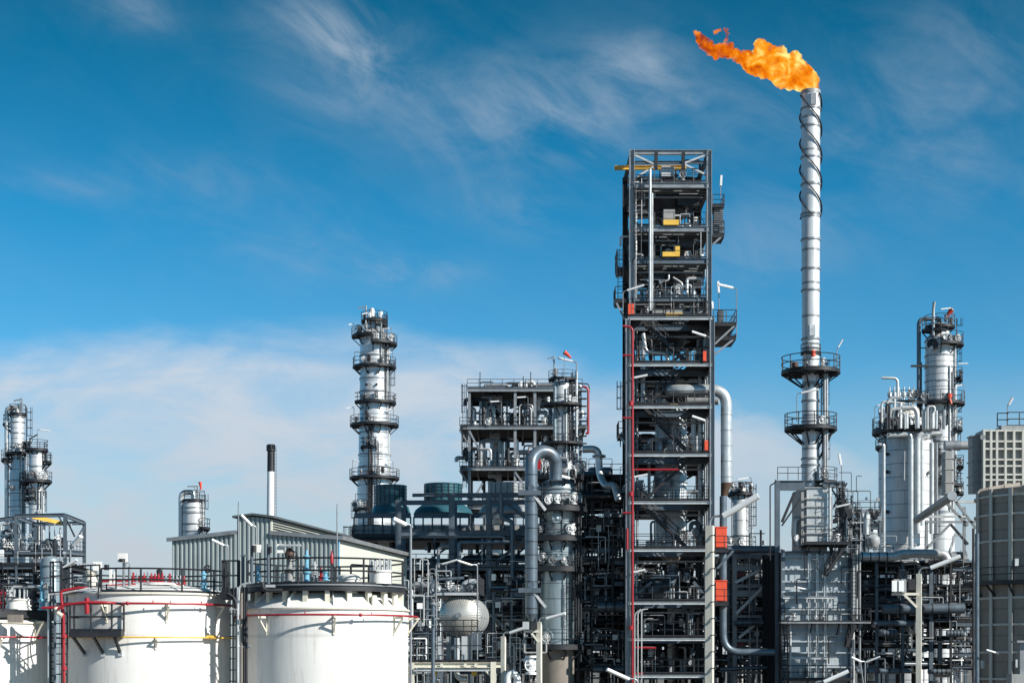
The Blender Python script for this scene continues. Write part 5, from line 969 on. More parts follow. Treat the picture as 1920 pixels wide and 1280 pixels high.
t = thing('relief_drum', 'small silver drum hanging under the inverted elbow pipe', 'drum', P(1638,1015,176)); part('shell', MB().lathe([(0,Z(1026,176)),(.5,Z(1025,176)),(.75,Z(1018,176)),(.75,Z(1008,176)),(.4,Z(1002,176)),(0,Z(1001,176))], X(1636,176), 176, 18), M['pipe'], t)
rack('process_rack', 'distant pipe bridge seen between the heater and the fat silver column', 1585, 1650, 176, 184, [962,985,1010], 2, 71, dens=.8, rails=(1,2), decks=(0,), vert=16, drums=1)
rack('process_rack', 'dark braced pipe rack between the tall tower and the heater', 1366, 1458, 158, 170, [1040,1085,1110,1150,1172,1200,1238], 2, 81, dens=.9, rails=(0,1,4,5), decks=(), vert=70, drums=8, mats=['pipeb','mid','pipe','mid','piped','light'], fine=95)
c10 = Col('absorber_vessel', 'white slender vessel with top platform standing right of the tall tower', 1388, 176, [(1240,15.5),(926,15.5),(918,14)], 'cladw', cat='vessel', rings=(935,950,1005))
c10.plat(925, 24, fit=4); c10.riser(75, 22, 2.2, 1040, 905, 'pipe', 'in'); c10.riser(-60, 19, 1.5, 1040, 925, 'mid'); c10.plat(1026, 30, -120, 120, fit=3); c10.lad(60,1026,925); c10.lamp(60,22,925,1.6,-1.4)
for a, b, lab in (((1384,1083),(1424,1060),0),((1384,1140),(1432,1104),0)): pass
def braces():
    Y = 157; t = thing('braced_bay', 'blue grey braced steel bay in front of the rack left of the heater', 'steel bay', (X(1410,Y),Y,0))
    for px in (1377,1452): part('column', MB().ibeam((X(px,Y),Y,0),(X(px,Y),Y,Z(1038,Y)),.4,.4,up=Vec((0,1,0))), M['mid'], t)
    for py, h in ((1042,.4),(1064,.5),(1098,.3),(1112,.6),(1155,.25),(1170,.35),(1200,.3),(1260,.3)): part('beam', MB().ibeam((X(1377,Y),Y,Z(py,Y)),(X(1452,Y),Y,Z(py,Y)),.25,h), M['mid'], t)
    for a, b in (((1378,1092),(1424,1068)),((1380,1150),(1430,1100)),((1430,1100),(1450,1125)),((1385,1195),(1428,1160))): part('brace', MB().bar(P(*a,Y-.2),P(*b,Y-.2),.26), M['light'], t)
    for px, py in ((1388,1078),(1386,1142),(1443,1144),(1386,1207)): part('fire_box', MB().cbox(P(px,py,Y+1), .9, .5, .35), M['red'], t)
    for px, a, b, r in ((1405,1280,1040,.05),(1432,1150,1100,.08),(1420,1280,1175,.07)): part('pipe', MB().cyl(P(px,a,Y-.3),P(px,b,Y-.3),r,8), M['light'], t)
braces()
for lab, pts, Y, r, m in (('blue grey pipe along the top of the braced bay left of the heater',[(1352,1030),(1452,1030)],154,.36,'pipeb'),('slim blue pipe at the bottom of the braced bay left of the heater',[(1350,1254),(1452,1250)],154,.2,'pipeb'),('blue pipe inside the braced bay left of the heater',[(1380,1167),(1436,1166)],156,.28,'pipeb')):
    t = thing('horizontal_pipe', lab, 'pipe', P(*pts[0],Y)); pw(t, pts, Y, r, m, .9, 'pipe_run')
# --- panelled furnace box
def furnace():
    Y = 142.; t = thing('furnace_box', 'pale furnace box with a square grid of ribs at the right edge', 'furnace', (X(1890,Y),Y+4,Z(918,Y))); x0, x1 = X(1842,Y), X(1990,Y); zb, zt = Z(920,Y), Z(806,Y)
    part('panel', MB().box(x0, Y, zb, x1, Y+2.2, zt), M['heatd'], t); part('top_step', MB().box(X(1880,Y),Y+.3,zt+.01,x1,Y+2.1,Z(797,Y)), M['heatd'], t)
    mb = MB()
    for px in (1843,1856,1867,1883,1899,1916,1932,1950,1968,1986): mb.box(X(px,Y)-.09, Y-.42, zb, X(px,Y)+.09, Y-.002, zt)
    part('vertical_ribs', mb, M['panel'], t); mb = MB()
    for py in (808,828,842,862,874,890,900,917): z = Z(py,Y); mb.box(x0-.05, Y-.40, z-.07, x1, Y-.003, z+.07)
    part('horizontal_ribs', mb, M['panel'], t)
    xs = X(1836,Y)-.42; part('side_duct', MB().box(xs, Y+.6, Z(922,Y), x0-.01, Y+1.9, Z(815,Y)), M['heatd'], t); 
    for py in (815,835,863,890,905): z = Z(py,Y); part('duct_flange', MB().box(xs-.1, Y+.5, z-.05, x0-.02, Y+2.0, z+.05), M['mid'], t)
    part('round_cap', MB().cyl(P(1843,819,Y-.6), P(1843,819,Y+.5), S(5,Y), 18), M['light'], t)
    z = Z(797,Y); part('railing', rail(MB(), [P(1870,800,Y+1), P(1891,800,Y+.4), (X(1891,Y),Y+.5,z), (x1,Y+.5,z)], 1.15, .04, 1.1, .1), M['black'], t); b = P(1889,797,Y+.5); mlamp(t, b, 1.6, b+Vec((.35,-.2,2.3)), w=.25)
    
    for px in (1870,1920,1980):
        for yy in (Y+.5, Y+1.7): part('leg', MB().ibeam((X(px,Y),yy,0), (X(px,Y),yy,zb), .5, .5, up=Vec((0,1,0))), M['dark'], t)
furnace()
# --- grey brown silo at the right edge
def silo():
    Y = 132.; cx = X(1948,Y); r = S(114,Y); t = thing('silo', 'large grey brown round silo with ribs and a walkway ring at the right edge', 'silo', (cx,Y,0)); zt = Z(922,Y)
    part('shell', MB().lathe([(r,0),(r,zt),(r*.98,zt+.02),(0,zt+.7)], cx, Y, 72), M['silo'], t)
    for th in range(-84, 90, 21):
        a = D(th); p = Vec((cx+r*sin(a), Y-r*cos(a), 0)); part('vertical_rib', MB().ibeam(p, p+UP*zt, .3, .42, .04, up=Vec((sin(a),-cos(a),0))), M['panel'], t)
    
    for py in (928,963,1013,1120,1170,1222,1272): z = Z(py,Y-3); part('hoop_rib', MB().lathe([(r,z-.08),(r+.16,z-.08),(r+.16,z+.08),(r,z+.08)], cx, Y, 72), M['panel'], t)
    z = Z(1090,Y-3.5); w = part('walkway', MB().lathe([(r+.01,z-.2),(r+1.0,z-.2),(r+1.0,z),(r+.01,z)], cx, Y, 72), M['dark'], t); part('railing', rail(MB(), arc(cx,Y,r+.96,z,-pi*.75,pi*.75,40), 1.1, .034, 1.6, .1), M['black'], w)
    mb = MB()
    for th in range(-80, 90, 20): a = D(th); mb.bar((cx+(r+.9)*sin(a),Y-(r+.9)*cos(a),z-.2), (cx+r*sin(a),Y-r*cos(a),z-1), .12)
    part('walkway_brackets', mb, M['dark'], w)
    mb = MB()
    for th in range(-170, 180, 20): a = D(th); mb.bar((cx+r*.98*sin(a),Y-r*.98*cos(a),zt+.06), (cx+r*.55*sin(a),Y-r*.55*cos(a),zt+.45), .08, .3)
    part('roof_ribs', mb, M['silo'], t)
    for px, py in ((1901,1054),(1902,1243),(1849,1245)):
        th = math.asin(max(-.97, (X(px,Y-3)-cx)/r)); p = Vec((cx+(r+.1)*sin(th), Y-(r+.1)*cos(th), Z(py,Y-4))); part('junction_box', MB().cbox(p, .28, .28, .6), M['light'], t)
    part('pipe', MB().cyl(P(1832,1290,126.5), P(1832,1000,126.5), .16, 10), M['pipeb'], t); part('pipe', MB().cyl(P(1825,1290,128), P(1825,990,128), .1, 8), M['dark'], t)
    b = P(1871,1226,126); mlamp(t, b, .1, b+Vec((-.9,-.2,.35)), w=.14)
silo()
t = thing('control_cubicle', 'small grey cubicle with a peaked lid at the bottom right corner before the silo', 'cubicle', P(1915,1280,110)); Yc = 110; part('body', MB().box(X(1897,Yc),Yc,0,X(1945,Yc),Yc+1.2,Z(1263,Yc)), M['heatd'], t); part('lid', MB().box(X(1906,Yc),Yc-.15,Z(1204,Yc),X(1945,Yc),Yc+1.3,Z(1200,Yc)), M['mid'], t); part('support', MB().box(X(1915,Yc),Yc+.3,Z(1263,Yc),X(1925,Yc),Yc+.8,Z(1204,Yc)), M['mid'], t)
# deeper racks that close the views between the units
rack('process_rack', 'distant pipe rack far behind the cooler bank and dark column', 770, 1180, 205, 215, [1075,1110,1150,1195,1235], 9, 91, dens=.8, rails=(0,2), decks=(), vert=70, drums=6, mats=['piped','dark','mid','pipe'])
rack('process_rack', 'distant pipe rack far behind the tall tower and heater', 1180, 1660, 215, 225, [1085,1120,1160,1205,1240], 9, 92, dens=.8, rails=(0,2), decks=(), vert=70, drums=6, mats=['piped','dark','mid','pipe'])
rack('process_rack', 'distant pipe rack far behind the right rack and silo', 1640, 1900, 215, 225, [1075,1115,1160,1205,1240], 6, 93, dens=.8, rails=(0,2), decks=(1,3), vert=40, drums=6, mats=['piped','dark','mid','pipe'])
# ================================================================== foreground: white tanks, drum, lamp posts
TY = 82.0
class Tank:
    def __init__(s, label, px, Rpx, rim, roof_h):
        s.cx, s.r, s.zr, s.R = X(px,TY), S(Rpx,TY), Z(rim,TY), Rpx; s.px = px
        s.t = thing('storage_tank', label, 'tank', (s.cx,TY,0)); r = s.r
        s.shell = part('shell', MB().lathe([(r,0),(r,s.zr)], s.cx, TY, 96), M['white'], s.t)
        part('rim_ring', MB().lathe([(r+.002,s.zr-.05),(r+.09,s.zr-.05),(r+.09,s.zr+.03),(r+.002,s.zr+.03)], s.cx, TY, 96), M['cream'], s.shell)
        s.rf = part('roof', MB().lathe([(r+.002,s.zr+.03),(r*.82,s.zr+roof_h*.6),(r*.4,s.zr+roof_h*.92),(0,s.zr+roof_h)], s.cx, TY, 72), M['white'], s.t)
    def th(s, px):                 # the angle round the shell whose front point shows at picture column px
        a = math.asin(max(-.97, min(.97, (px-s.px)/s.R)))
        for i in range(8): a = math.asin(max(-.99, min(.99, (X(px, TY-s.r*cos(a))-s.cx)/s.r)))
        return a
    def pt(s, a, r, z): return Vec((s.cx+r*sin(a), TY-r*cos(a), z))
    def ring(s, py, off, r, mat, name, a0=-100, a1=100, nubs=()):
        z = Z(py, TY-s.r); mb = MB(); mb.tube(arc(s.cx,TY,s.r+off,z,D(a0),D(a1),60), r, 9); p = part(name, mb, M[mat], s.t)
        for px, big in nubs:
            a = s.th(px); c = s.pt(a, s.r+off, z)
            if big: part('coupling', MB().lathe([(0,c.z-.09),(.07,c.z-.07),(.1,c.z),(.07,c.z+.07),(0,c.z+.09)], c.x, c.y, 10), M[mat], p)
            else: part('spray_nozzle', MB().cyl(c, c+UP*.15, .025, 6), M[mat], p)
        return p
    def bracket(s, px, py, off, drop=.8, mat='cream'):
        a = s.th(px) if abs(px-s.px) < s.R else math.copysign(pi/2*.98, px-s.px); z = Z(py, TY-s.r); mb = MB()
        mb.bar(s.pt(a,s.r-.02,z-.09), s.pt(a,s.r+off+.12,z-.09), .09, .09); mb.bar(s.pt(a,s.r+off+.05,z-.13), s.pt(a,s.r-.02,z-drop), .09, .07); mb.bar(s.pt(a,s.r+.03,z+.02), s.pt(a,s.r+.03,z-drop-.06), .09, .05, up=Vec((sin(a),-cos(a),0))); part('pipe_bracket', mb, M[mat], s.t)
def relief_valve(par, p, h, r, mat, top='dark'):
    z = p.z; part('valve', MB().lathe([(0,z),(r*1.6,z),(r*1.6,z+.05),(r,z+.07),(r,z+h*.25),(r*1.5,z+h*.3),(r*1.5,z+h*.36),(r*.8,z+h*.4),(r*.8,z+h*.72),(r*1.25,z+h*.75),(r*1.25,z+h*.82),(r*.5,z+h*.86),(r*.4,z+h),(0,z+h)], p.x, p.y, 14), M[mat], par)
# ---- the left of the two large tanks
T1 = Tank('left one of two big white tanks, with black side balcony and red pipe ring', 278, 153, 1117, .55)
t = T1.t
T1.ring(1131, .42, .052, 'red', 'fire_water_ring', -78, 78, ((243,1),(377,1),(286,0),(368,0),(315,0)))
for px in (312, 404, 200): T1.bracket(px, 1131, .42)
T1.ring(1194, .30, .04, 'yellow', 'foam_line', -48, 88, ()); T1.bracket(292, 1194, .30, .5)
for px, big in ((388,1),(392,1),(384,1)): a = T1.th(px); c = T1.pt(a, T1.r+.3, Z(1193,TY-T1.r)); part('foam_valve', MB().cyl(c-Vec((.12,0,0)), c+Vec((.12,0,.0)), .09, 10), M['yellow'], t)
a = T1.th(162); part('foam_drop', MB().tube(route([T1.pt(a,T1.r+.3,Z(1194,78)),T1.pt(a,T1.r+.3,Z(1180,78))],.1),.05,8), M['yellow'], t)
zt = T1.zr+.05
part('railing', rail(MB(), arc(T1.cx,TY,T1.r-.05,zt,D(-21),D(300),70), 1.08, .042, 1.9, .1), M['black'], t)
gate = MB(); gate.tube(route([T1.pt(D(-21),T1.r-.05,zt+1.08),T1.pt(D(-22),T1.r+.05,zt+.5),T1.pt(D(-22),T1.r+.1,zt-.3)],.2),.034,6); part('gate_post', gate, M['black'], t)
def balcony1():
    Y = 77.4; z = Z(1183,Y); x0, x1 = X(129,Y), X(227,Y); b = part('balcony', MB().box(x0,Y,z-.26,x1,Y+2.2,z), M['dark'], t)
    part('railing', rail(MB(), [(x0,Y+1.9,z),(x0,Y+.04,z),(x1,Y+.04,z),(x1,Y+1.6,z)], 1.28, .04, .95, .12), M['black'], b)
    for p0, p1 in (((131,1185),(160,1226)),((171,1185),(194,1226)),((211,1183),(226,1225))): q = Vec(P(*p0,Y+.2)); e = T1.pt(T1.th(p1[0]), T1.r, Z(p1[1],78.8)); part('strut', MB().bar(q, e, .11), M['black'], b); part('foot_plate', MB().cbox(e, .2, .14, .2), M['light'], b)
    part('hanger', MB().bar((X(206,Y),Y+1.2,z), (X(206,Y),Y+1.2,z+2.9), .06), M['black'], b); part('hanger', MB().bar((X(188,Y),Y+1.2,z), (X(188,Y),Y+1.2,z+2.2), .06), M['black'], b)
    mb = MB(); [mb.cyl((X(189,Y),Y+1.2,z+.3+i*.28),(X(206,Y),Y+1.2,z+.3+i*.28),.02,5) for i in range(7)]; part('rungs', mb, M['black'], b)
    # red manifold in front of the balcony
    m = part('fire_water_manifold', MB().tube(route([P(108,1142,Y-.3),P(120,1133,Y-.3),P(164,1128,Y-.4),P(208,1129,Y-.2),P(232,1132,78)],.4), .062, 10), M['red'], t)
    part('branch', MB().cyl(P(163,1150,Y-.3), P(163,1120,Y-.3), .11, 12), M['red'], m); part('branch', MB().tube(route([P(120,1300,Y),P(119,1150,Y),P(116,1130,Y),P(114,1108,Y),P(122,1106,Y),P(150,1101,Y)],.3), .065, 10), M['red'], m); part('branch', MB().cyl(P(78,1139,Y),P(110,1138,Y),.06,8), M['red'], m)
    for py in (1195,1255): part('coupling', MB().cyl(P(120,py,Y),P(120,py-6,Y),.14,10), M['red'], m)
    part('elbow', MB().tube(route([P(104,1138,Y-.1),P(107,1148,Y-.1),P(117,1154,Y-.1)],.2),.1,10), M['cream'], t)
balcony1()
def ladder1():
    Y = 77.9
    for px, r, m in ((91,.06,'light'),(95,.045,'black'),(103,.06,'steel'),(116,.05,'dark'),(126,.04,'dark')): part('ladder_rail', MB().cyl(P(px,1300,Y), P(px,1112,Y), r, 8), M[m], t)
    mb = MB(); [mb.cyl(P(91,1110+i*13,Y), P(104,1110+i*13,Y), .03, 6) for i in range(15)]; part('rungs', mb, M['black'], t); mb = MB(); [mb.cyl(P(103,1130+i*19,Y+.1), P(127,1130+i*19,Y+.1), .03, 6) for i in range(9)]; part('rungs', mb, M['dark'], t)
    part('ladder_rail', MB().tube(route([P(91,1130,Y),P(91,1114,Y),P(118,1112,Y),P(140,1107,Y)],.1),.05,8), M['light'], t)
    z = Z(1108,79); p = part('stair_head', MB().box(X(94,79),79,z-.1,X(205,79),80.4,z), M['dark'], t); part('railing', rail(MB(), [(X(94,79),79.6,z),(X(94,79),79,z),(X(116,79),79,z+.02)], 1.35, .036, .55), M['black'], p)
    part('railing', rail(MB(), [P(118,1108,79.2),P(125,1106,79.1),P(150,1103,79),P(187,1101,78.9)], 1.05, .034, 1.4), M['black'], p)
ladder1()
zr = T1.zr
for px, py, w, h, m, Y in ((207,1080,4,22,'white',80),(215,1083,4,20,'white',80)): part('foam_chamber', MB().box(X(px-w/2,Y),Y,Z(py+h,Y),X(px+w/2,Y),Y+.15,Z(py-h*.6,Y)), M[m], t)
part('beacon', MB().cyl(P(200,1068,80),P(200,1058,80),.12,10), M['dark'], t)
def sensor(par, px, py, Y, base, mast='mid', flip=1):
    q = part('sensor_mast', MB().cyl(P(px,base,Y),P(px,py+4,Y),.06,10), M[mast], par); part('sensor_box', MB().cbox(P(px-2*flip,py-5,Y-.15),.40,.25,.40), M['white'], q); part('sensor_head', MB().cyl(P(px-3*flip,py+3,Y-.3),P(px-3*flip,py-3,Y-.3),.14,10), M['dark'], q); part('foot', MB().lathe([(0,Z(base,Y)),(.14,Z(base,Y)),(.05,Z(base-12,Y)),(0,Z(base-12,Y))],X(px,Y),Y,10), M['white'], q); return q
sensor(t, 232, 1050, 79.2, 1116); part('post', MB().cyl(P(243,1116,79.1),P(243,1062,79.1),.075,10), M['mid'], t); part('post_hook', MB().tube(route([P(243,1062,79.1),P(243,1056,79.1),P(236,1053,79.1),P(236,1062,79.1)],.1),.025,6), M['mid'], t)
part('foam_header', MB().tube([P(112+ (x-112),1094-8*sin((x-112)/245*pi)+2,81.5) for x in range(190,352,9)], .06, 8), M['red'], t)
part('foam_header', MB().tube([P(x,1102-10*sin((x-150)/200*pi*.5),80) for x in range(150,262,8)], .06, 8), M['red'], t)
rn = random.Random(6)
for i in range(15): x = 250+i*6.8; y = 1093-6*sin((x-190)/160*pi); part('foam_valve', MB().lathe([(0,Z(y+3,81.5)),(.08,Z(y+3,81.5)),(.08,Z(y-2,81.5)),(.16,Z(y-4,81.5)),(.05,Z(y-6,81.5)),(.05,Z(y-rn.choice((9,11,15)),81.5)),(0,Z(y-15,81.5))], X(x,81.5), 81.5, 8), M[rn.choice(('red','dark','mid','red'))], t)
part('manway', MB().lathe([(.0,Z(1116,81)),(.62,Z(1116,81)),(.62,Z(1099,81)),(.75,Z(1098,81)),(.75,Z(1095,81)),(.55,Z(1093,81)),(0,Z(1092,81))], X(306,81), 80.2, 24), M['white'], t)
part('vent_stack', MB().lathe([(0,zr+.3),(.11,zr+.3),(.11,Z(1085,83)),(.19,Z(1083,83)),(.11,Z(1080,83)),(.15,Z(1072,83)),(.15,Z(1068,83)),(0,Z(1066,83))], X(299,83), 83, 12), M['dark'], t)
b = P(380,1112,81); part('flange_base', MB().lathe([(0,b.z-.1),(.5,b.z-.1),(.48,b.z+.08),(.3,b.z+.14),(.3,b.z+.25),(0,b.z+.25)], b.x, b.y, 20), M['white'], t); relief_valve(t, P(382,1107,81), 1.0, .12, 'blue'); q = MB(); wheel(q, P(389,1066,81), .16, t=.035); q.cyl(P(385,1078,81), P(388,1070,81), .03, 6); part('handwheel', q, M['black'], t); part('flange_base', MB().cbox(P(365,1110,81), .5, .5, .25), M['heatd'], t)
for px in (258,270,282,330,342): part('roof_nozzle', MB().cyl(P(px,1112,81), P(px,1096,81), .06, 8), M['white'], t)
part('sample_pipe', MB().tube(route([P(120,1112,80.5),P(140,1108,80.5),P(178,1103,80.5),P(190,1106,80.5),P(196,1112,80.5)],.3),.07,8), M['light'], t)
part('motor', MB().lathe([(0,Z(1101,81)),(.22,Z(1101,81)),(.22,Z(1092,81)),(.3,Z(1090,81)),(.2,Z(1078,81)),(.28,Z(1076,81)),(.28,Z(1070,81)),(0,Z(1066,81))], X(171,81), 81, 14), M['cream'], t); part('sensor_box', MB().cbox(P(183,1061,80.8), .38, .2, .42), M['white'], t); part('sensor_cover', MB().cbox(P(168,1057,80.8), .7, .3, .06), M['light'], t)
# ---- the right tank with the raised ring deck
T2 = Tank('right one of two big white tanks, with raised dark ring walkway', 612, 153, 1144, 1.15)
t = T2.t
T2.ring(1152, .45, .048, 'red', 'fire_water_ring', -100, 100, ((669,1),(576,0),(688,0),(445,1),(480,0)))
for px in (440, 500, 626, 738, 784): T2.bracket(px, 1152, .45, .85)
zd = Z(1094, TY-T2.r*.95); deck = part('ring_deck', MB().lathe([(T2.r*.62,zd-.30),(T2.r*.97,zd-.30),(T2.r*.97,zd),(T2.r*.62,zd),(T2.r*.62,zd-.30)], T2.cx, TY, 80), M['dark'], t)
part('deck_edge', MB().lathe([(T2.r*.972,zd-.06),(T2.r*.985,zd-.06),(T2.r*.985,zd),(T2.r*.972,zd)], T2.cx, TY, 80), M['mid'], deck)
part('railing', rail(MB(), arc(T2.cx,TY,T2.r*.955,zd,D(-180),D(179),90), 1.2, .044, 1.55, .12), M['black'], deck)
for k in range(22):
    a = 2*pi*k/22+.12; part('stub_post', MB().prism(T2.pt(a,T2.r*.9,T2.zr+.05), T2.pt(a,T2.r*.9,zd-.3), [(-.11,-.11),(.11,-.11),(.11,.11),(-.11,.11)], up=Vec((sin(a),-cos(a),0))), M['cream'], deck)
    if k % 2 == 0: part('gusset', MB().poly([T2.pt(a+.07,T2.r*.99,T2.zr+.03),T2.pt(a+.07,T2.r*.74,T2.zr+.03),T2.pt(a+.07,T2.r*.78,T2.zr+.95),T2.pt(a+.07,T2.r*.97,T2.zr+.4)], Vec((cos(a),sin(a),0))*.05), M['white'], T2.rf)
for px in (706,727,745): a = T2.th(px)*.98; part('lifting_lug', MB().prism(T2.pt(a,T2.r*.97,T2.zr+.03), T2.pt(a,T2.r*.97,T2.zr+.62), [(-.12,-.05),(.12,-.05),(.12,.05),(-.12,.05)], up=Vec((sin(a),-cos(a),0))), M['cream'], T2.rf)
part('roof_manway', MB().lathe([(0,Z(1124,79.6)),(.38,Z(1124,79.6)),(.38,zd-.3),(0,zd-.3)], X(656,79.6), 79.6, 20), M['white'], T2.rf)
def gauge(px, py, Y, base): return part('gauge_post', MB().cyl(P(px,base,Y),P(px,py,Y),.075,10), M['steel'], t)
gauge(472,1027,78.8,1094); gauge(503,1019,78.5,1094); gauge(456,1040,79.4,1094)
part('sensor_box', MB().cbox(P(482,1028,78.7),.36,.24,.36), M['white'], t); part('sensor_head', MB().cyl(P(476,1034,78.6),P(476,1022,78.6),.13,10), M['dark'], t); part('sensor_head', MB().cyl(P(507,1036,78.4),P(507,1024,78.4),.07,10), M['dark'], t); part('sensor_cover', MB().cbox(P(456,1041,79.2),.28,.2,.06), M['light'], t)
relief_valve(t, P(543,1090,79), 1.55, .16, 'heatd'); q = MB(); wheel(q, P(548,1042,78.6), .24); part('handwheel', q, M['black'], t); part('sensor_box', MB().cbox(P(526,1028,78.9),.3,.25,.42), M['white'], t); part('sensor_cover', MB().cbox(P(545,1022,78.8),.95,.35,.09), M['light'], t); part('valve_actuator', MB().lathe([(0,Z(1048,79)),(.2,Z(1046,79)),(.24,Z(1038,79)),(.14,Z(1030,79)),(0,Z(1025,79))],X(543,79),79,12), M['rust'], t)
relief_valve(t, P(575,1092,78.8), 1.5, .13, 'blue'); relief_valve(t, P(590,1088,79.5), .9, .1, 'light'); relief_valve(t, P(602,1088,79), .6, .09, 'red'); relief_valve(t, P(610,1088,79), .5, .12, 'blue'); relief_valve(t, P(484,1090,79.6), .8, .1, 'blue')
part('extinguisher', MB().lathe([(0,Z(1056,78.3)),(.08,Z(1056,78.3)),(.08,Z(1041,78.3)),(.04,Z(1037,78.3)),(.04,Z(1033,78.3)),(0,Z(1032,78.3))], X(622,78.3), 78.3, 12), M['red'], t)
for px in (528,560,585,598): part('pipe', MB().tube(route([P(px,1092,79.4),P(px,1074,79.4),P(px+8,1072,79.4),P(px+8,1092,79.4)],.1),.045,7), M[rn.choice(('white','light','mid'))], t)
p = P(655,1094,79.5); part('hatch', MB().lathe([(0,p.z),(.5,p.z),(.5,p.z+.2),(.56,p.z+.2),(.56,p.z+.36),(.3,p.z+.45),(0,p.z+.45)], p.x, p.y, 24), M['white'], t); part('hatch_arm', MB().tube(route([P(658,1080,79.3),P(658,1058,79.3),P(700,1061,79.3)],.1),.05,7), M['black'], t)
p = P(713,1094,79.8); part('spring_manway', MB().lathe([(0,p.z),(.52,p.z),(.5,p.z+.5),(.56,p.z+.55),(.56,p.z+.62),(0,p.z+.64)], p.x, p.y, 24), M['white'], t); mb = MB()
for k in range(14): a = 2*pi*k/14; mb.cyl((p.x+.48*sin(a),p.y-.48*cos(a),p.z+.6), (p.x+.48*sin(a),p.y-.48*cos(a),p.z+1.12), .045, 6)
part('spring_bolts', mb, M['light'], t)
part('supply_pipe', MB().tube(route([P(447,1130,78.6),P(449,1096,78.6),P(470,1092,78.5)],.2),.05,7), M['light'], t); part('supply_pipe', MB().tube(route([P(492,1090,77.8),P(494,1101,77.8),P(500,1106,77.8),P(530,1106,77.9)],.2),.09,8), M['dark'], t); part('junction_box', MB().cbox(P(507,1098,77.8),.42,.2,.12), M['light'], t)
def side_ladder():
    Y = 79.2
    for px, r, m in ((438,.045,'black'),(443,.04,'black'),(446,.06,'light'),(453,.07,'conc'),(458,.06,'dark'),(462,.06,'dark')): part('ladder_rail', MB().cyl(P(px,1300,Y), P(px,1100,Y), r, 8), M[m], t)
    mb = MB(); [mb.cyl(P(430,1150+i*21,Y), P(446,1150+i*21,Y), .03, 6) for i in range(7)]; part('rungs', mb, M['black'], t)
    part('cable_arm', MB().tube(route([P(431,1142,Y),P(446,1140,Y),P(446,1212,Y),P(470,1211,Y)],.15),.05,7), M['light'], t)
    z = Z(1108,Y); c = part('side_landing', MB().box(X(414,Y),Y,z-.35,X(452,Y),Y+1.6,z), M['black'], t); part('railing', rail(MB(), [(X(416,Y),Y+1.4,z),(X(416,Y),Y+.05,z),(X(449,Y),Y+.05,z)], 1.42, .04, .42, .15), M['black'], c); part('strut', MB().tube(route([P(428,1112,Y),P(442,1122,Y),P(443,1140,Y)],.4),.08,8), M['black'], c)
side_ladder()
# ---- third tank, cut by the left edge
T3 = Tank('white storage tank cut off by the left picture edge, lowest of the three tanks', -58, 153, 1168, .8)
t = T3.t; T3.ring(1193, .42, .045, 'red', 'fire_water_ring', 20, 100, ((60,1),(20,0))); T3.bracket(66, 1160, .42, .9); T3.bracket(-4,1193,.42)
zd = Z(1146,79.5); deck = part('ring_deck', MB().lathe([(T3.r*.6,zd-.28),(T3.r*1.02,zd-.28),(T3.r*1.02,zd),(T3.r*.6,zd),(T3.r*.6,zd-.28)], T3.cx, TY, 72), M['dark'], t); part('railing', rail(MB(), arc(T3.cx,TY,T3.r*1.0,zd,D(-30),D(150),50), 1.25, .036, 1.6, .12), M['black'], deck)
for px, py, h, r, m in ((79,1143,1.35,.13,'blue'),(5,1143,1.0,.14,'red'),(20,1143,.8,.1,'light'),(52,1143,.6,.12,'white')): relief_valve(t, P(px,py,80), h, r, m)
p = P(32,1143,80); part('spring_manway', MB().lathe([(0,p.z),(.5,p.z),(.48,p.z+.4),(.55,p.z+.45),(.55,p.z+.52),(0,p.z+.54)], p.x, p.y, 20), M['white'], t); mb = MB()
for k in range(12): a = 2*pi*k/12; mb.cyl((p.x+.46*sin(a),p.y-.46*cos(a),p.z+.5), (p.x+.46*sin(a),p.y-.46*cos(a),p.z+.95), .045, 6)
part('spring_bolts', mb, M['light'], t); part('support_box', MB().cbox(P(29,1159,78.4),.65,.3,.36), M['conc'], t)
part('pipe', MB().tube(route([P(20,1124,80),P(22,1099,80),P(88,1099,80)],.2),.07,8), M['light'], t); part('stub', MB().cyl(P(82,1099,79.9),P(88,1099,79.9),.16,10), M['heatd'], t)
for k in range(12): a = D(10+k*12); part('stub_post', MB().cyl(T3.pt(a,T3.r*.9,T3.zr), T3.pt(a,T3.r*.9,zd-.28), .1, 8), M['cream'], deck)
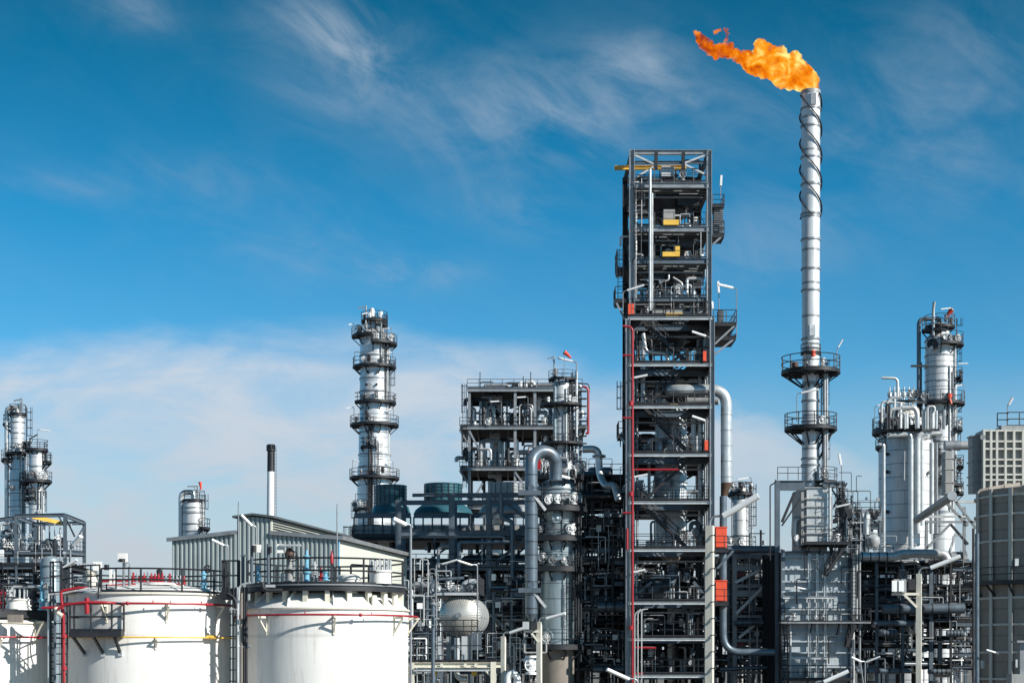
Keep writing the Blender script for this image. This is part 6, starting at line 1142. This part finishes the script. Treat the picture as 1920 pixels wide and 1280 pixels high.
# ---- horizontal drum on its steel table
def drum():
    Y = 115.; c = P(862,1153,Y); r = S(39,Y); ax = Vec((.10,1,0)).normalized(); t = thing('horizontal_drum', 'silver horizontal drum with a round head of radial sheets, right of the white tanks', 'drum', (c.x,c.y,c.z-r))
    me = MB(); n = 48; x = Vec((ax.y,-ax.x,0)); vs = []; fs = []; prof = [(0,-.36),(.16,-.355),(.35,-.32),(.6,-.24),(.8,-.14),(.93,-.05),(1,.05)]
    L0 = Vec((c.x,c.y,c.z))
    for rr, d in prof:
        for k in range(n): a = 2*pi*k/n; vs.append((rr*r*cos(a), d*r*1.1, rr*r*sin(a)))
    for i in range(len(prof)-1):
        for k in range(n): fs.append((i*n+k, i*n+(k+1)%n, (i+1)*n+(k+1)%n, (i+1)*n+k))
    m = MB(); m.add(vs, fs, True); ob = bpy.data.objects.new('head', mesh_of('head', m, M['head'], Vec())); link(ob); ob.parent = t; ob.location = L0-Vec(t.location); ob.rotation_euler = (0,0,math.atan2(-ax.x, ax.y)); LOC[ob.name] = LOC[t.name]
    part('shell', MB().cyl(L0+ax*.05*r, L0+ax*5.2, r, 48), M['heatd'], t)  # shell in a darker grey than the head: its shade is put into the colour
    part('boss', MB().cyl(L0-ax*r*.46, L0-ax*r*.36, .2, 16), M['mid'], t)
    for d in (.25,.5,1.6,3.0): part('band', MB().cyl(L0+ax*d, L0+ax*(d+.12), r+.035, 48), M['clad'], t)
    for d in (.9,4.0):
        q = L0+ax*d; part('saddle', MB().box(q.x-1.0,q.y-.15,q.z-r-.9,q.x+1.0,q.y+.15,q.z-r*.55), M['steel'], t)
    part('nozzle', MB().cyl(L0+ax*1.2+UP*r*.95, L0+ax*1.2+UP*(r+.5), .2, 12), M['mid'], t)
    part('top_pipe', MB().tube(route([P(868,1115,Y+1),P(868,1094,Y+1),P(885,1089,Y+1),P(898,1092,Y+1)],.4),.2,12), M['pipe'], t); part('top_pipe', MB().tube(route([P(820,1110,Y+1),P(812,1110,Y+1),P(808,1098,Y+1),P(815,1086,Y+1),P(870,1083,Y+1)],.3),.1,8), M['pipeb'], t)
    # platform over the drum
    Yp = Y-.4; z = Z(1112,Yp); pf = part('platform', MB().box(X(815,Yp),Yp,z-.16,X(897,Yp),Yp+5,z), M['dark'], t); part('platform_edge', MB().box(X(814,Yp),Yp-.09,z-.12,X(897,Yp),Yp-.002,z+.06), M['light'], pf)
    part('railing', rail(MB(), [(X(815,Yp),Yp+3,z),(X(815,Yp),Yp+.03,z),(X(897,Yp),Yp+.03,z),(X(905,Yp),Yp+4.5,z)], 1.15, .032, .75, .1), M['black'], pf)
    rn = random.Random(2)
    for i in range(12): valve(pf.parent, P(rn.uniform(820,893),rn.uniform(1096,1106),Y+rn.uniform(.2,1.5)), rn.uniform(.4,.75), rn)
drum()
def table():
    Y = 112.; t = thing('support_table', 'cream steel support table with railed deck carrying the horizontal drum', 'support table', (X(860,Y),Y+2,0)); z = Z(1246,Y)
    for px in (772,925): part('leg', MB().ibeam((X(px,Y),Y,0),(X(px,Y),Y,Z(1242,Y) if px < 900 else Z(1240,Y)),.36,.36,up=Vec((0,1,0))), M['cream'], t)
    part('beam', MB().ibeam((X(770,Y),Y,z),(X(946,Y),Y,z),.3,.34), M['cream'], t); part('beam', MB().ibeam((X(775,Y),Y-.3,Z(1255,Y)),(X(918,Y),Y-.3,Z(1255,Y)),.14,.16), M['light'], t)
    part('deck', MB().box(X(768,Y),Y+.2,z+.19,X(950,Y),Y+6,z+.26), M['grate'], t); part('railing', rail(MB(), [(X(775,Y),Y-.1,z+.26),(X(930,Y),Y-.1,z+.26)], 1.95, .032, .95, .1), M['black'], t)
    part('railing', rail(MB(), [P(822,1186,Y+.4),P(896,1186,Y+.4)], .85, .03, .55), M['black'], t)
    for px, w, m in ((826,.36,'light'),(841,.3,'heatd'),(871,.38,'light'),(881,.3,'mid')): part('drum_leg', MB().ibeam((X(px,Y+1.5),Y+1.5,z+.26),(X(px,Y+1.5),Y+1.5,Z(1192,Y+1.5)),w,w,up=Vec((0,1,0))), M[m], t)
    part('drain_pipe', MB().tube(route([P(857,1195,Y+1),P(857,1263,Y+1),P(862,1272,Y+1),P(876,1272,Y+1)],.4),.19,12), M['pipe'], t)
    for a, b in (((780,1256),(772,1272)),((912,1256),(924,1272))): part('brace', MB().bar(P(*a,Y), P(*b,Y), .15), M['cream'], t)
    for px in (828,872,892): part('stiffener', MB().box(X(px-2,Y),Y-.19,Z(1250,Y),X(px+3,Y),Y-.152,Z(1243,Y)), M['cream'], t)
    for px in (814,889): part('pipe_clamp', MB().cbox(P(px,1262,Y+.5), .35,.3,.3), M['yellow'], t)
    for px in (793,836,905): part('pipe', MB().cyl(P(px,1300,Y+1),P(px,1250,Y+1),.07,8), M['mid'], t)
table()
# ---- lamp posts
lamp_post('tall pale concrete lamp post in front of the tall tower, large lamp tilted up right', (X(1329,68),68,0), P(1331,985,68), P(1422,929,67.5), square=.30, mat='post', w=.36, armr=.05)
tp = bpy.data.objects['lamp_post']
for k in range(9):
    a = P(1331, 1004+k*31, 68); q = Vec((a.x+.02, a.y-.17, a.z)); part('step_bolt', MB().cyl(q, q+Vec((.16,-.16,0)), .022, 6).cyl(q+Vec((.13,-.13,0)), q+Vec((.17,-.17,0)), .045, 6), M['dark'], tp)
lamp_post('concrete lamp post before the right rack with its lamp tilted up toward the silo', (X(1722,95),95,0), P(1723,1075,95), P(1801,1042,94.5), square=.28, mat='post', w=.36)
lamp_post('white lamp post by the foot of the wide shaded column, lamp tilted up right', (X(1011,95),95,0), P(1011,1165,95), P(1060,1149,94.6), square=.26, mat='post', w=.26)
lamp_post('thin pale lamp post left of the shaded column foot, small lamp tilted up right', (X(943,98),98,0), P(944,1192,98), P(987,1175,97.6), square=.24, mat='post', w=.24)
lamp_post('curved grey lamp post above the right white tank before the cooler bank', (X(770,100),100,0), P(770,990,100), P(737,972,99.6), r=.075, w=.36)
lamp_post('slender lamp post left of the drum platform, lamp reaching inward', (X(818,113),113,0), P(818,1062,113), P(857,1049,112.7), r=.045, w=.16)
lamp_post('slender lamp post right of the drum platform, lamp reaching inward', (X(895,113),113,0), P(895,1064,113), P(858,1050,112.5), r=.045, w=.16)
lamp_post('lamp at the very bottom before the tower foot, lamp tilted up left', (X(1196,90),90,0), P(1195,1282,90), P(1138,1254,89.7), r=.07, w=.30)
lamp_post('white lamp at the bottom in front of the heater casing, tilted up right', (X(1528,85),85,0), P(1527,1288,85), P(1591,1257,84.7), r=.06, w=.30)
lamp_post('double curved lamp post right of the heater base, its lamp reaching left', (X(1622,120),120,0), P(1622,1245,120), P(1596,1231,119.6), r=.05, w=.2)
lamp_post('curved lamp post right of the heater base, its lamp reaching right', (X(1640,121),121,0), P(1614,1246,121), P(1650,1230,120.6), r=.05, w=.18)
lamp_post('lamp post before the far left rack, higher pale lamp tilted up right', (X(132,105),105,0), P(132,1030,105), P(152,1005,104.6), r=.055, w=.34)
lamp_post('lamp post before the far left rack, lower grey lamp tilted up right', (X(95,104),104,0), P(95,1080,104), P(144,1049,103.6), r=.06, w=.22)
lamp_post('lamp post in front of the raised part of the corrugated shed', (X(480,118),118,0), P(480,995,118), P(452,965,117.6), r=.05, w=.28)
lamp_post('lamp post in front of the left part of the corrugated shed', (X(428,112),112,0), P(428,1028,112), P(397,1011,111.6), r=.055, w=.24)
def thin_post(label, px, top, Y, r, mat, head=True):
    b = Vec((X(px,Y),Y,0)); t = thing('service_post', label, 'post', b); part('post', MB().cyl(b, P(px,top,Y), r, 10), M[mat], t)
    if head: part('cap', MB().lathe([(0,Z(top,Y)),(r*1.8,Z(top,Y)),(r*1.8,Z(top-3,Y)),(r*.7,Z(top-5,Y)),(r*1.4,Z(top-9,Y)),(0,Z(top-11,Y))], b.x, Y, 10), M['mid'], t)
    return t
t = thin_post('thick blue grey post standing left of the horizontal drum', 812, 1133, 90, .10, 'pipeb'); q = MB()
for a, b in (((800,1153),(818,1153)),((818,1153),(818,1171)),((818,1171),(800,1171)),((800,1171),(800,1153))): q.bar(P(*a,89.8), P(*b,89.8), .05)
part('bracket_frame', q, M['mid'], t)
thin_post('thin pole with a small dark head before the yellow hoist rail', 113, 998, 100, .045, 'mid')
t = thing('floodlight_bracket', 'bracket with twin floodlights left of the right concrete lamp post', 'floodlight', P(1700,1112,95)); part('arm', MB().bar(P(1672,1113,94.8), P(1722,1113,94.8), .14), M['post'], t); part('strut', MB().bar(P(1696,1115,94.8), P(1719,1138,94.8), .12), M['post'], t)
for px in (1680, 1693): part('floodlight', MB().cbox(P(px,1098,94.7), .3, .35, .75), M['heatd'], t); part('floodlight_face', MB().cbox(P(px-3,1098,94.45), .28, .05, .6), M['lamp'], t)
part('ballast', MB().cbox(P(1709,1095,94.8), .36, .3, .6), M['dark'], t)
t = thing('floodlight_bracket', 'bracket with twin floodlights on the white post by the shaded column foot', 'floodlight', P(990,1182,95)); part('arm', MB().bar(P(982,1183,94.8), P(1010,1183,94.8), .12), M['post'], t); part('strut', MB().bar(P(995,1184,94.8), P(1010,1203,94.8), .12), M['post'], t)
for px, m in ((986,'light'),(1001,'dark')): part('floodlight', MB().cbox(P(px,1172,94.7), .36, .4, .42), M[m], t)
t = thing('pipe_hoop', 'pale pipe frame hoop hanging left of the white post at the column foot', 'pipe', P(982,1223,96)); part('pipe_run', MB().tube(route([P(983,1186,96),P(983,1223,96),P(1024,1223,96),P(1024,1205,96)],.1),.06,8), M['heatd'], t)
t = thing('goose_neck', 'thick white goose neck pipe at the bottom edge left of the white post', 'pipe', P(955,1300,97)); part('pipe_run', MB().tube(route([P(952,1300,97),P(952,1266,97),P(962,1260,97),P(970,1268,97),P(970,1300,97)],.3,6),.2,14), M['lamp'], t)
t = thing('control_valve', 'white control valve with round actuator left of the white lamp post', 'valve', P(995,1258,97)); valve(t, P(996,1246,97), 1.2, random.Random(1), M['lamp']); part('actuator', MB().lathe([(0,Z(1242,97)),(.3,Z(1241,97)),(.34,Z(1236,97)),(.2,Z(1230,97)),(0,Z(1229,97))],X(992,97),97,14), M['lamp'], t)
